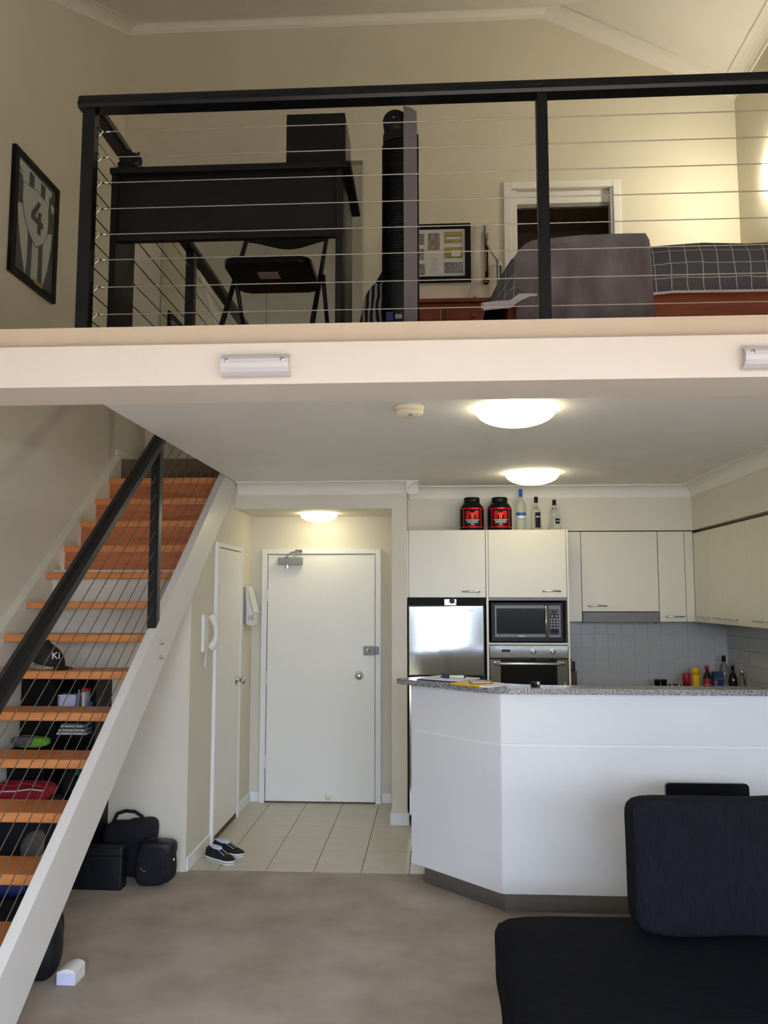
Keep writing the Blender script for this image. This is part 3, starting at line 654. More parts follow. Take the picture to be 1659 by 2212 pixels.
MB().prism([(pA.x + 0.012, pA.y + 0.02), (XBR, pA.y + 0.02), (XBR, 5.15), (0.45, 5.15), (0.10, 5.42), (-0.125, 5.42), (pB.x + 0.012, pB.y + 0.025)], 0.118, ZP, 'z').obj('core', 'bar_white', bb)
MB().prism([(0.378, 4.765), (XBR, 4.765), (XBR, 5.10), (0.46, 5.10), (0.13, 5.38), (-0.06, 5.38), (-0.06, 5.200)], 0.0, 0.118, 'z').obj('kick_board', 'kick_steel', bb)
# curved granite bar top
def arc(c, r, a0, a1, n): return [(c[0] + r * math.cos(a0 + (a1 - a0) * k / n), c[1] + r * math.sin(a0 + (a1 - a0) * k / n)) for k in range(n + 1)]
out = [(XBR, 4.655), (0.46, 4.655)] + [(0.40, 4.659), (0.345, 4.674), (0.295, 4.70), (0.245, 4.735)] + [(0.02, 4.945), (-0.10, 5.05), (-0.185, 5.13), (-0.222, 5.178), (-0.225, 5.20), (-0.19, 5.225), (-0.10, 5.285), (0.0, 5.33), (0.13, 5.33), (0.20, 5.22), (0.27, 5.07), (0.36, 4.96), (0.48, 4.88), (0.62, 4.84), (XBR, 4.84)]
tag(MB().prism(out, ZP + 0.001, ZP + 0.032, 'z', 0.003).obj('bar_top', 'granite'), 'curved speckled granite top of the breakfast bar', 'bar top')
ZT = ZP + 0.033

# ------------------------------------------------------------------ things on the bar
nb = thing('spiral_notepad', 'open spiral notepad on the curved bar end', 'notepad', (0.08, 5.15, ZT))
Mn = Matrix.Translation((0.10, 5.10, ZT)) @ Matrix.Rotation(-0.6, 4, 'Z')
MB().box(-0.17, 0.14, -0.11, 0.13, 0.0, 0.004).xf(Mn).obj('cover', 'navy', nb)
MB().box(-0.155, 0.13, -0.10, 0.12, 0.004, 0.011).xf(Mn).obj('pages', 'paper', nb)
cs = MB()
for k in range(26):
    x = -0.15 + k * 0.0108
    cs.tube([(x, 0.125, 0.002), (x, 0.136, 0.009), (x, 0.128, 0.017), (x, 0.116, 0.012)], 0.0016, 5)
cs.xf(Mn); sp = cs.obj('spiral', 'black_plastic', nb); sp['kind'] = 'stuff'
pen = thing('marker_pen', 'white marker pen with dark blue cap on the notepad', 'pen', (0.11, 5.1, ZT + 0.012))
Mp = Matrix.Translation((0.112, 5.085, ZT + 0.020)) @ Matrix.Rotation(0.03, 4, 'Z')
MB().lathe([(0.0085, -0.02), (0.0085, 0.068), (0.006, 0.074)], (0, 0, 0), 12, 'x').xf(Mp).obj('barrel', 'white_plastic', pen, True)
MB().lathe([(0.003, -0.072), (0.0085, -0.056), (0.009, -0.02)], (0, 0, 0), 12, 'x').xf(Mp).obj('cap', 'navy', pen, True)
MB().lathe([(0.0087, 0.066), (0.0087, 0.074), (0.005, 0.076)], (0, 0, 0), 12, 'x').xf(Mp).obj('end_plug', 'navy', pen, True)
yb = thing('yellow_book', 'thin yellow-spined booklet lying on the bar edge', 'book', (0.2, 4.85, ZT))
My = Matrix.Translation((0.245, 4.80, ZT)) @ Matrix.Rotation(-0.72, 4, 'Z')
MB().box(-0.135, 0.07, -0.075, 0.09, 0.0, 0.009, 0.001, 1).xf(My).obj('yellow_cover', 'yellow', yb)
MB().box(0.07, 0.135, -0.075, 0.09, 0.0, 0.009, 0.001, 1).xf(My).obj('white_end', 'paper', yb)
wl = thing('leather_wallet', 'tan wallet on the yellow booklet', 'wallet', (0.27, 4.83, ZT + 0.01))
Mw = Matrix.Translation((0.262, 4.84, ZT + 0.0095)) @ Matrix.Rotation(0.1, 4, 'Z')
MB().box(-0.062, 0.062, -0.045, 0.045, 0, 0.012, 0.004, 2).xf(Mw).obj('body', 'gold', wl)
MB().box(-0.05, 0.045, -0.046, -0.043, 0.004, 0.008).xf(Mw).obj('edge', 'white_plastic', wl)
tg = thing('glass_salt_shaker', 'tiny black and chrome pot on the bar top', 'pot', (0.565, 4.75, ZT))
MB().lathe([(0.022, 0), (0.024, 0.008), (0.022, 0.024)], (0.556, 4.752, ZT), 16).obj('pot', 'black_plastic', tg, True)
MB().lathe([(0.010, 0.0), (0.012, 0.02), (0.008, 0.028)], (0.572, 4.738, ZT), 12).obj('chrome_stopper', 'chrome', tg, True)
tag(MB().tube([(0.712, 4.70, ZT), (0.712, 4.70, ZT + 0.028)], 0.0012, 6).obj('match_stick', 'white_plastic'), 'thin pale stick standing at the bar edge', 'stick')

# ------------------------------------------------------------------ jars and bottles on the tall cupboards
ZK = 2.2005
def tub(x, label):
    y = 6.62
    t = thing('protein_tub', label, 'tub', (x, y, ZK), 'black tubs on the cupboards')
    R = 0.094
    MB().lathe([(R - 0.006, 0), (R, 0.008), (R, 0.17), (R - 0.004, 0.185), (R - 0.022, 0.208), (0.064, 0.220), (0.058, 0.224)], (x, y, ZK), 32).obj('jar', 'black_plastic', t, True)
    MB().lathe([(0.060, 0.222), (0.062, 0.226), (0.062, 0.256), (0.058, 0.262), (0.004, 0.263)], (x, y, ZK), 32).obj('lid', 'black_plastic', t, True)
    def band(z0, z1, a0, a1, name, m, off=0.0012, par=None):
        n = 10; b = MB()
        P = lambda a, z: (x + (R + off) * math.sin(a), y - (R + off) * math.cos(a), ZK + z)
        b.grid(lambda i, j: P(a0 + (a1 - a0) * i / n, z0 + (z1 - z0) * j), n, 1)
        return b.obj(name, m, par if par is not None else t)
    lb = band(0.022, 0.172, -1.25, 1.25, 'label', 'black_matte', 0.0006)
    for z0, z1 in ((0.022, 0.030), (0.166, 0.175)): band(z0, z1, -1.3, 1.3, 'label_border', 'foil_red', par=lb)
    for s in (-1, 1): band(0.030, 0.166, s * 0.78 - 0.06, s * 0.78 + 0.06, 'label_border', 'foil_red', par=lb)
    # big M built of curved strips
    for a0, a1, z0, z1 in ((-0.56, -0.27, 0.088, 0.152), (-0.13, 0.13, 0.088, 0.136), (0.27, 0.56, 0.088, 0.152)): band(z0, z1, a0, a1, 'letter_m', 'foil_red', 0.002, lb)
    for s in (-1, 1):
        n = 8; b = MB()
        def P(a, z): return (x + (R + 0.002) * math.sin(a), y - (R + 0.002) * math.cos(a), ZK + z)
        b.grid(lambda i, j: P(s * (0.28 - 0.17 * i / n), 0.152 - 0.016 * (i / n) - 0.026 * j), n, 1); b.obj('letter_m', 'foil_red', lb)
    for q, (z, a) in enumerate(((0.080, 0.6), (0.072, 0.5), (0.066, 0.42), (0.058, 0.5), (0.046, 0.14), (0.038, 0.3))):
        band(z - 0.0015, z + (0.0028 if q in (0, 4) else 0.001), -a, a, 'small_print', 'paper' if q != 5 else 'foil_red', 0.002, lb)
tub(0.307, 'black tub with red letter M label, left of the pair')
tub(0.524, 'black tub with red letter M label, right of the pair, beside the bottles')
def bottle(name, label, x, y, z, prof, m, cap, capm, grp=None, cat='bottle', n=20, sx=1, sy=1):
    t = thing(name, label, cat, (x, y, z), grp)
    MB().lathe(prof, (x, y, z), n, 'z', sx, sy).obj('glass_body', m, t, True)
    MB().lathe(cap, (x, y, z), n).obj('cap', capm, t, True)
    return t
def patch(t, x, y, z0, z1, R, a0, a1, name, m, off=0.001, sx=1, sy=1):
    n = 8; b = MB()
    b.grid(lambda i, j: (x + (R + off) * sx * math.sin(a0 + (a1 - a0) * i / n), y - (R + off) * sy * math.cos(a0 + (a1 - a0) * i / n), z0 + (z1 - z0) * j), n, 1)
    return b.obj(name, m, t)
G1 = 'bottles on top of the cupboards'
x = 0.690
t = bottle('vodka_bottle', 'tall frosted bottle with blue neck on the cupboards', x, 6.62, ZK, [(0.036, 0), (0.039, 0.006), (0.039, 0.19), (0.034, 0.222), (0.018, 0.245), (0.0135, 0.26), (0.0135, 0.27)], 'frost',
           [(0.0145, 0.268), (0.0145, 0.325), (0.012, 0.329)], 'blue', G1)
patch(t, x, 6.62, ZK + 0.118, ZK + 0.142, 0.039, -1.3, 1.3, 'blue_band', 'blue')
patch(t, x, 6.62, ZK + 0.100, ZK + 0.112, 0.039, -0.9, 0.9, 'white_band', 'paper')
text_mesh('GREY GOOSE', 0.0115, 'silver_grey', 'lettering', t, (x, 6.5795, ZK + 0.088), FRONT)
x = 0.808
t = bottle('bourbon_bottle', 'square clear bottle with tall black label on the cupboards', x, 6.62, ZK, [(0.036, 0), (0.039, 0.006), (0.039, 0.155), (0.034, 0.168), (0.016, 0.184), (0.0125, 0.20), (0.0125, 0.232)], 'glass',
           [(0.0150, 0.220), (0.0150, 0.264), (0.013, 0.267)], 'black_plastic', G1)
patch(t, x + 0.004, 6.62, ZK + 0.022, ZK + 0.142, 0.039, -0.42, 0.62, 'label', 'black_matte')
patch(t, x + 0.004, 6.62, ZK + 0.104, ZK + 0.110, 0.039, -0.3, 0.5, 'label_print', 'paper', 0.002)
patch(t, x + 0.004, 6.62, ZK + 0.112, ZK + 0.120, 0.039, 0.0, 0.2, 'label_seal', 'foil_red', 0.002)
x = 0.949
t = bottle('rum_bottle', 'round-shouldered clear bottle with small black label on the cupboards', x, 6.62, ZK, [(0.043, 0), (0.046, 0.006), (0.046, 0.125), (0.040, 0.150), (0.024, 0.168), (0.013, 0.18), (0.0125, 0.21)], 'glass',
           [(0.0145, 0.200), (0.0145, 0.240), (0.012, 0.243)], 'black_plastic', G1)
patch(t, x, 6.62, ZK + 0.052, ZK + 0.092, 0.046, 0.0, 0.85, 'label', 'black_matte')
patch(t, x, 6.62, ZK + 0.070, ZK + 0.076, 0.046, 0.15, 0.7, 'label_print', 'paper', 0.002)
patch(t, x, 6.62, ZK + 0.02, ZK + 0.10, 0.046, -0.75, -0.15, 'etched_print', 'silver_grey')
MB().tube([(x + 0.014, 6.60, ZK + 0.20), (x + 0.034, 6.59, ZK + 0.195), (x + 0.036, 6.59, ZK + 0.17), (x + 0.03, 6.59, ZK + 0.158)], 0.004, 6).obj('glass_loop', 'glass', t, True)

# ------------------------------------------------------------------ things on the rear worktop
ZW = 0.9185
t = thing('spice_rack', 'low stack of black-lidded spice jars beside the corner', 'spice jars', (1.80, 6.8, ZW))
for i, xx in enumerate((1.745, 1.795)):
    for q in (0, 1): MB().lathe([(0.022, 0.064 * q + 0.0), (0.022, 0.064 * q + 0.045), (0.024, 0.064 * q + 0.047), (0.024, 0.064 * q + 0.062), (0.02, 0.064 * q + 0.063)], (xx, 6.80, ZW), 14).obj('spice_jar', 'black_plastic' if q else 'olive', t, True)
t = thing('ash_tray_dish', 'low dark dish with pale butts beside the spice jars', 'dish', (1.87, 6.8, ZW))
MB().lathe([(0.035, 0), (0.05, 0.09), (0.046, 0.092), (0.03, 0.06)], (1.872, 6.78, ZW), 18).obj('dish', 'brown', t, True)
for xx in (1.84, 1.895): MB().tube([(xx, 6.74, ZW + 0.07), (xx, 6.74, ZW + 0.098)], 0.005, 6).obj('butt', 'paper', t)
t = thing('red_canister', 'small red canister with white base on the rear worktop', 'canister', (1.975, 6.82, ZW))
MB().lathe([(0.028, 0), (0.029, 0.004), (0.029, 0.075)], (1.976, 6.82, ZW), 18).obj('white_base', 'paper', t, True)
MB().lathe([(0.0295, 0.07), (0.0295, 0.078), (0.029, 0.085)], (1.976, 6.82, ZW), 18).obj('dark_band', 'black_plastic', t, True)
MB().lathe([(0.029, 0.084), (0.029, 0.17), (0.027, 0.174)], (1.976, 6.82, ZW), 18).obj('red_body', 'red', t, True)
t = thing('yellow_canister', 'tall yellow canister on the rear worktop', 'canister', (2.05, 6.82, ZW))
MB().lathe([(0.030, 0), (0.031, 0.004), (0.031, 0.165)], (2.050, 6.82, ZW), 20).obj('body', 'yellow', t, True)
MB().lathe([(0.0325, 0.165), (0.0325, 0.212), (0.030, 0.216)], (2.050, 6.82, ZW), 20).obj('lid', 'yellow', t, True)
t = thing('sauce_bottle', 'dark bottle with red label and red cap on the rear worktop', 'bottle', (2.135, 6.82, ZW))
MB().lathe([(0.028, 0), (0.029, 0.005), (0.029, 0.15), (0.020, 0.172), (0.0125, 0.19), (0.0125, 0.205)], (2.135, 6.82, ZW), 20).obj('glass_body', 'glass_dark', t, True)
MB().lathe([(0.0145, 0.200), (0.0145, 0.232), (0.012, 0.235)], (2.135, 6.82, ZW), 16).obj('cap', 'red', t, True)
patch(t, 2.135, 6.82, ZW + 0.075, ZW + 0.135, 0.029, -1.2, 1.2, 'red_label', 'red'); patch(t, 2.135, 6.82, ZW + 0.050, ZW + 0.074, 0.029, -1.2, 1.2, 'white_label', 'paper')
patch(t, 2.135, 6.82, ZW + 0.088, ZW + 0.091, 0.029, -0.9, 0.9, 'label_print', 'paper', 0.002)
t = thing('snack_box', 'blue and pink printed carton on the rear worktop', 'carton', (2.22, 6.84, ZW))
MB().box(2.180, 2.256, 6.80, 6.86, 0.0 + ZW, ZW + 0.186, 0.001, 1).obj('carton', 'navy', t)
MB().box(2.183, 2.205, 6.798, 6.80, ZW + 0.03, ZW + 0.12).obj('pink_panel', 'skin_label', t); MB().box(2.19, 2.25, 6.798, 6.80, ZW + 0.125, ZW + 0.145).obj('teal_stripe', 'green_rope', t)
G2 = 'bottles in the kitchen corner'
bottle('clear_bottle', 'tall clear bottle with black cap in the kitchen corner', 2.30, 6.92, ZW, [(0.034, 0), (0.036, 0.005), (0.036, 0.20), (0.028, 0.225), (0.014, 0.245), (0.0125, 0.27)], 'glass', [(0.0155, 0.262), (0.0155, 0.302), (0.013, 0.305)], 'black_plastic', G2)
bottle('dark_bottle', 'dark bottle with black neck in the kitchen corner', 2.325, 6.80, ZW, [(0.030, 0), (0.032, 0.005), (0.032, 0.13), (0.026, 0.16), (0.013, 0.185), (0.012, 0.215)], 'glass_dark', [(0.0135, 0.205), (0.0135, 0.235), (0.011, 0.237)], 'black_plastic', G2)
t = bottle('squat_bottle', 'squat clear bottle with chrome neck nearest the right kitchen wall', 2.362, 6.70, ZW, [(0.024, 0), (0.026, 0.005), (0.026, 0.10), (0.020, 0.13), (0.011, 0.15), (0.0105, 0.19)], 'glass', [(0.0125, 0.178), (0.0125, 0.205), (0.010, 0.207)], 'chrome', G2)
t = thing('knife_block', 'dark wooden knife block beside the oven cupboard', 'knife block', (1.09, 6.85, ZW))
MB().box(1.045, 1.125, 6.80, 6.92, ZW, ZW + 0.19, 0.004, 1).obj('block', 'brown', t)
for q, xx in enumerate((1.06, 1.085, 1.11)): MB().box(xx - 0.008, xx + 0.008, 6.83, 6.86, ZW + 0.19, ZW + 0.30 - q * 0.02, 0.004, 1).obj('knife_handle', 'black_plastic', t)

# ================================================================== ENTRY WALL THINGS
t = thing('intercom_phone', 'white intercom handset on the wall beside the cupboard door', 'intercom', (XE, 5.62, 1.45))
MB().box(XE, XE + 0.022, 5.545, 5.655, 1.322, 1.572, 0.006, 2).obj('base', 'white_plastic', t)
b = MB().tube([(XE + 0.030, 5.66, 1.335), (XE + 0.045, 5.672, 1.36), (XE + 0.062, 5.68, 1.40), (XE + 0.066, 5.682, 1.447), (XE + 0.062, 5.68, 1.495), (XE + 0.045, 5.672, 1.545), (XE + 0.030, 5.66, 1.568)], [0.024, 0.030, 0.020, 0.017, 0.020, 0.030, 0.024], 10)
b.obj('handset', 'white_plastic', t, True)
b = MB().tube([(XE + 0.02, 5.60, 1.322), (XE + 0.018, 5.61, 1.29), (XE + 0.016, 5.625, 1.235), (XE + 0.018, 5.60, 1.215), (XE + 0.016, 5.585, 1.235), (XE + 0.018, 5.598, 1.29)], 0.005, 6)
b.obj('curly_cord', 'white_plastic', t, True)
t = thing('mail_bundle', 'bundle of letters clipped on the entry wall', 'papers', (XE, 6.85, 1.6))
MB().prism([(XE + 0.001, 1.765), (XE + 0.012, 1.765), (XE + 0.022, 1.60), (XE + 0.020, 1.47), (XE + 0.001, 1.475)], 6.79, 6.99, 'y').obj('envelope', 'silver_grey', t)
MB().prism([(XE + 0.012, 1.765), (XE + 0.022, 1.770), (XE + 0.055, 1.62), (XE + 0.075, 1.555), (XE + 0.065, 1.455), (XE + 0.022, 1.465)], 6.80, 7.01, 'y').obj('letter', 'paper', t)
MB().prism([(XE + 0.022, 1.772), (XE + 0.030, 1.772), (XE + 0.085, 1.560), (XE + 0.078, 1.555)], 6.81, 7.0, 'y').obj('letter', 'paper', t)
for q in range(5): MB().box(XE + 0.04 + q * 0.008, XE + 0.042 + q * 0.008, 6.7995, 6.81, 1.50, 1.54).obj('print_line', 'navy', t)

# ================================================================== SHOES
def shoe(name, label, heel, ang):
    t = thing(name, label, 'shoe', (heel[0], heel[1], 0), 'canvas shoes by the carpet edge')
    M = Matrix.Translation((heel[0], heel[1], 0.0015)) @ Matrix.Rotation(ang, 4, 'Z')
    L = 0.255
    def outline(s):  # half width along length
        return 0.033 + 0.012 * math.sin(PI * min(1, s * 1.15)) if s < 0.75 else 0.045 * math.sqrt(max(0, 1 - ((s - 0.70) / 0.30) ** 2)) + 0.0005
    def loft(levels, name, m, smooth=True, hole=False):
        b = MB(); n = 14; rings = []
        for zf, sc_, in levels:
            ring = []
            for side in (1, -1):
                rng = range(n + 1) if side > 0 else range(n - 1, 0, -1)
                for i in rng:
                    s = i / n; x = L * (0.5 + (s - 0.5) * sc_ ** 0.3); hw = outline(s) * sc_
                    if s == 0: hw = 0.02 * sc_
                    ring.append(b.bm.verts.new((x, side * hw, zf(s))))
            rings.append(ring)
        for r0, r1 in zip(rings, rings[1:]):
            for k in range(len(r0)): b.bm.faces.new((r0[k], r0[(k + 1) % len(r0)], r1[(k + 1) % len(r0)], r1[k]))
        b.bm.faces.new(rings[0][::-1])
        b.bm.faces.new(rings[-1])
        b.xf(M); return b.obj(name, m, t, smooth)
    loft([(lambda s: 0.0, 1.0), (lambda s: 0.022, 1.03), (lambda s: 0.026, 0.98)], 'sole', 'paper')
    MB_ = loft([(lambda s: 0.013, 1.036), (lambda s: 0.016, 1.036)], 'sole_stripe', 'black_matte')
    top = lambda s: 0.085 if s < 0.12 else (0.085 - 0.02 * (s - 0.12) / 0.3 if s < 0.42 else max(0.034, 0.078 - 0.05 * (s - 0.42) / 0.5))
    loft([(lambda s: 0.024, 0.98), (lambda s: 0.026 + (top(s) - 0.026) * 0.5, 0.95), (lambda s: 0.026 + (top(s) - 0.026) * 0.85, 0.82), (lambda s: top(s), 0.62)], 'canvas_upper', 'jersey_black')
    b = MB(); n = 12
    b.prism([(0.075 + 0.062 * math.cos(2 * PI * k / n), 0.022 * math.sin(2 * PI * k / n)) for k in range(n)], 0.074, 0.0866, 'z'); b.xf(M); b.obj('lining', 'lilac_paper', t)
    for i in range(6):
        s = 0.47 + i * 0.045; z = top(s) + 0.002
        for sd in (-1, 1):
            b = MB(); b.lathe([(0.0042, 0), (0.003, 0.003)], (L * s, sd * 0.016, z - 0.003), 8); b.xf(M); b.obj('eyelet', 'white_plastic', t)
    return t
shoe('canvas_shoe', 'black canvas shoe nearer the carpet, overlapping its pair', (-1.475, 5.60, 0), math.atan2(5.475 - 5.60, 0.175))
shoe('canvas_shoe', 'black canvas shoe farther from the carpet, behind its pair', (-1.470, 5.72, 0), math.atan2(5.645 - 5.735, 0.195))

# ================================================================== BAGS BY THE STAIRS
t = thing('black_case', 'boxy black leather case on the carpet beside the stringer', 'case', (-1.95, 5.05, 0))
MB().box(-2.11, -1.806, 4.955, 5.045, 0.0, 0.238, 0.012, 3).obj('body', 'leather_black', t, True)
MB().box(-2.112, -1.804, 4.953, 5.047, 0.190, 0.197, 0.002, 1).obj('lid_seam', 'black_matte', t)
MB().lathe([(0.005, 0), (0.004, 0.005)], (-1.815, 4.955, 0.232), 10, '-y').obj('stud', 'chrome', t)
t = thing('travel_bag', 'black travel bag with carry handle against the wall under the stairs', 'bag', (-1.87, 5.22, 0))
MB().soft((-1.86, 5.228, 0.165), (0.155, 0.066, 0.165), 4.5, 12, 0.018, 7, 3).obj('body', 'bag_black', t, True)
MB().soft((-1.785, 5.228, 0.27), (0.095, 0.06, 0.07), 4, 8, 0.015, 9, 5).obj('top_pocket', 'bag_black', t, True)
MB().tube([(-1.965, 5.22, 0.31), (-1.94, 5.22, 0.365), (-1.89, 5.22, 0.382), (-1.83, 5.22, 0.378), (-1.785, 5.22, 0.35), (-1.775, 5.22, 0.32)], 0.011, 8).obj('handle', 'bag_black', t, True)
t = thing('camera_bag', 'rounded black shoulder bag with flap at the wall corner', 'bag', (-1.65, 5.07, 0))
MB().soft((-1.658, 5.075, 0.118), (0.095, 0.068, 0.118), 4.5, 12, 0.012, 8, 9).obj('body', 'bag_black', t, True)
MB().soft((-1.640, 5.085, 0.205), (0.108, 0.066, 0.050), 4, 10, 0.008, 8, 2).obj('flap', 'leather_black', t, True)
MB().soft((-1.572, 5.08, 0.13), (0.036, 0.06, 0.10), 4, 8, 0.008, 8, 4).obj('side_pocket', 'bag_black', t, True)
MB().tube([(-1.70, 5.05, 0.250), (-1.68, 5.05, 0.266), (-1.64, 5.055, 0.268), (-1.625, 5.06, 0.250)], 0.009, 6).obj('grab_handle', 'bag_black', t, True)
MB().tube([(-1.60, 5.015, 0.16), (-1.575, 5.01, 0.09), (-1.555, 5.02, 0.035)], 0.010, 6).obj('strap', 'bag_black', t, True)
MB().lathe([(0.010, 0), (0.008, 0.004)], (-1.537, 5.07, 0.145), 12, 'x').obj('clasp', 'steel', t)
MB().tube([(-1.715, 5.006, 0.115), (-1.70, 4.999, 0.10), (-1.68, 4.998, 0.098)], 0.0035, 6).obj('ring', 'steel', t)

# white arched box
t = thing('white_box', 'small white box with a curved top on the carpet', 'box', (-1.61, 3.83, 0))
n = 8; pts = [(-1.652, 0.001), (-1.570, 0.001), (-1.570, 0.052)] + [(-1.570 - 0.082 * k / n, 0.052 + 0.016 * math.sin(PI * (0.1 + 0.9 * k / n))) for k in range(1, n)] + [(-1.652, 0.054)]
b = MB().prism(pts, 3.776, 3.885, 'y'); Mx = Matrix(((1, 0.0, 0, 0), (0, 1, 0, 0), (0, 0, 1, 0), (0, 0, 0, 1)))
b.obj('carton', 'paper', t)
MB().box(-1.650, -1.572, 3.7745, 3.776, 0.003, 0.050).obj('end_flap', 'lilac_paper', t)

# ================================================================== UNDER THE STAIRS
bc = thing('bookcase', 'black bookcase behind the open treads', 'bookcase', (-2.26, 5.17, 0))
BY = 5.052
MB().box(-2.495, -2.475, BY, 5.30, 0, 1.21).obj('side', 'desk_black', bc)
MB().box(-2.050, -2.030, BY, 5.30, 0, 1.21).obj('side', 'desk_black', bc)
MB().box(-2.475, -2.050, 5.285, 5.30, 0, 1.21).obj('back', 'desk_black', bc)
MB().box(-2.495, -2.030, BY, 5.30, 1.19, 1.211).obj('top', 'desk_black', bc)
MB().box(-2.474, -2.284, BY - 0.012, BY + 0.004, 0.49, 1.188, 0.002, 1).obj('door', 'desk_black', bc)
MB().box(-2.290, -2.274, BY, 5.285, 0.475, 1.19).obj('divider', 'desk_black', bc)
for z in (0.05, 0.475): MB().box(-2.475, -2.05, BY, 5.285, z - 0.018, z).obj('shelf', 'desk_black', bc)
for z in (0.862, 1.022): MB().box(-2.274, -2.05, BY, 5.285, z - 0.018, z).obj('shelf', 'desk_black', bc)
t = thing('white_carton', 'white paper carton on the bookcase shelf', 'carton', (-2.2, 5.1, 1.022))
MB().box(-2.270, -2.162, 5.06, 5.15, 1.0225, 1.098, 0.001, 1).obj('carton', 'lilac_paper', t); MB().box(-2.270, -2.258, 5.058, 5.061, 1.0225, 1.093).obj('tape', 'silver_grey', t)
t = thing('glass_tin', 'clear jar with red lid on the bookcase shelf', 'jar', (-2.115, 5.10, 1.022))
MB().lathe([(0.026, 0.0005), (0.028, 0.004), (0.028, 0.093), (0.026, 0.098)], (-2.112, 5.10, 1.022), 18).obj('jar', 'silver_grey', t, True)
MB().lathe([(0.0295, 0.096), (0.0295, 0.112), (0.027, 0.114)], (-2.112, 5.10, 1.022), 18).obj('lid', 'red', t, True)
patch(t, -2.112, 5.10, 1.024, 1.110, 0.028, -0.7, 0.1, 'paper_label', 'paper')
tag(MB().tube([(-2.149, 5.07, 1.0225), (-2.146, 5.073, 1.128)], 0.006, 8).obj('marker', 'silver_grey'), 'grey pen standing between carton and jar', 'pen')
tag(MB().box(-2.079, -2.053, 5.06, 5.14, 1.0225, 1.060, 0.003, 1).obj('blue_box', 'blue'), 'small blue box at the bookcase side', 'box')
t = thing('paper_stack', 'stack of white folders and papers on the lower bookcase shelf', 'papers', (-2.17, 5.15, 0.862))
for q in range(6): MB().box(-2.270 + 0.003 * q, -2.085 - 0.008 * q, 5.056 + 0.006 * q, 5.26, 0.8625 + q * 0.010, 0.8715 + q * 0.010, 0.001, 1).obj('folder', ['paper', 'silver_grey', 'white_plastic', 'green_rope', 'paper', 'silver_grey'][q], t)
t = thing('black_pouch', 'upright black pouch on the bookcase shelf beside the red bag', 'bag', (-2.21, 5.15, 0.475))
MB().soft((-2.212, 5.15, 0.568), (0.046, 0.06, 0.080), 4, 8, 0.006, 9, 1).obj('body', 'bag_black', t, True)
MB().tube([(-2.24, 5.12, 0.64), (-2.22, 5.11, 0.668), (-2.19, 5.12, 0.64)], 0.006, 6).obj('loop', 'bag_black', t, True)
tag(MB().box(-2.163, -2.112, 5.06, 5.10, 0.4755, 0.540, 0.002, 1).obj('grey_box', 'silver_grey'), 'small grey box under the green cord', 'box')
t = thing('tangled_cord', 'tangled green cord on the grey box in the bookcase', 'cord', (-2.12, 5.1, 0.54))
pts = [(-2.118 + 0.036 * math.sin(k * 1.7), 5.10 + 0.03 * math.cos(k * 1.1), 0.592 + 0.034 * math.sin(k * 0.9 + 1) + 0.0008 * k) for k in range(40)]
MB().tube(pts, 0.006, 6).obj('loop', 'green_rope', t, True)
tag(MB().box(-2.115, -2.09, 5.19, 5.22, 0.4755, 0.66, 0.004, 1).obj('red_tube', 'red'), 'narrow red packet behind the green cord', 'packet')
# pile on the floor in front of the bookcase
t = thing('black_suitcase', 'black suitcase standing on the floor under the stairs', 'suitcase', (-2.3, 4.7, 0))
MB().box(-2.485, -2.135, 4.56, 4.89, 0.0, 0.560, 0.025, 3).obj('shell', 'bag_black', t, True)
MB().box(-2.487, -2.133, 4.556, 4.894, 0.27, 0.285, 0.003, 1).obj('zip', 'black_matte', t)
t = thing('red_sports_bag', 'red sports bag with white piping under the stairs', 'bag', (-2.3, 4.7, 0.561))
MB().soft((-2.295, 4.72, 0.610), (0.178, 0.12, 0.044), 3.2, 12, 0.018, 9, 11).obj('body', 'red_cloth', t, True)
MB().tube([(-2.43, 4.61, 0.600), (-2.37, 4.605, 0.628), (-2.29, 4.60, 0.632), (-2.20, 4.605, 0.642), (-2.13, 4.62, 0.632)], 0.004, 6).obj('white_piping', 'paper', t, True)
MB().tube([(-2.42, 4.62, 0.645), (-2.37, 4.615, 0.664), (-2.31, 4.615, 0.655), (-2.24, 4.615, 0.672), (-2.16, 4.62, 0.657), (-2.13, 4.63, 0.64)], 0.007, 6).obj('strap', 'red_cloth', t, True)
tag(MB().box(-2.49, -2.27, 4.905, 5.03, 0.0, 0.80, 0.006, 2).obj('black_crate', 'black_plastic'), 'tall black crate under the lime pouch', 'crate')
t = thing('lime_pouch', 'lime green and grey pouch lying on a black crate', 'bag', (-2.38, 4.97, 0.80))
MB().soft((-2.372, 4.965, 0.835), (0.105, 0.055, 0.033), 3, 10, 0.010, 9, 21).obj('body', 'green_cloth', t, True)
MB().soft((-2.405, 4.935, 0.845), (0.07, 0.035, 0.028), 3, 8, 0.008, 9, 22).obj('grey_flap', 'grey_cloth', t, True)
t = thing('black_tote', 'low black tote on the floor in front of the suitcase', 'bag', (-2.2, 4.46, 0))
MB().soft((-2.20, 4.46, 0.142), (0.205, 0.082, 0.142), 6, 10, 0.008, 7, 33).obj('body', 'bag_black', t, True)
tag(MB().soft((-2.105, 4.47, 0.375), (0.055, 0.05, 0.085), 2.6, 10, 0.022, 11, 31).obj('grey_sweater', 'grey_cloth', None, True), 'crumpled grey cloth on the low tote under the stairs', 'cloth')
tag(MB().box(-2.045, -1.998, 4.42, 4.49, 0.288, 0.352, 0.003, 1).obj('pale_carton', 'lilac_paper'), 'pale narrow carton beside the grey cloth', 'carton')
t = thing('duffel_bag', 'long black duffel bag on the floor under the lowest treads', 'bag', (-2.1, 3.9, 0))
MB().soft((-2.10, 3.95, 0.145), (0.37, 0.17, 0.145), 3.2, 14, 0.015, 5, 41).obj('body', 'bag_black', t, True)
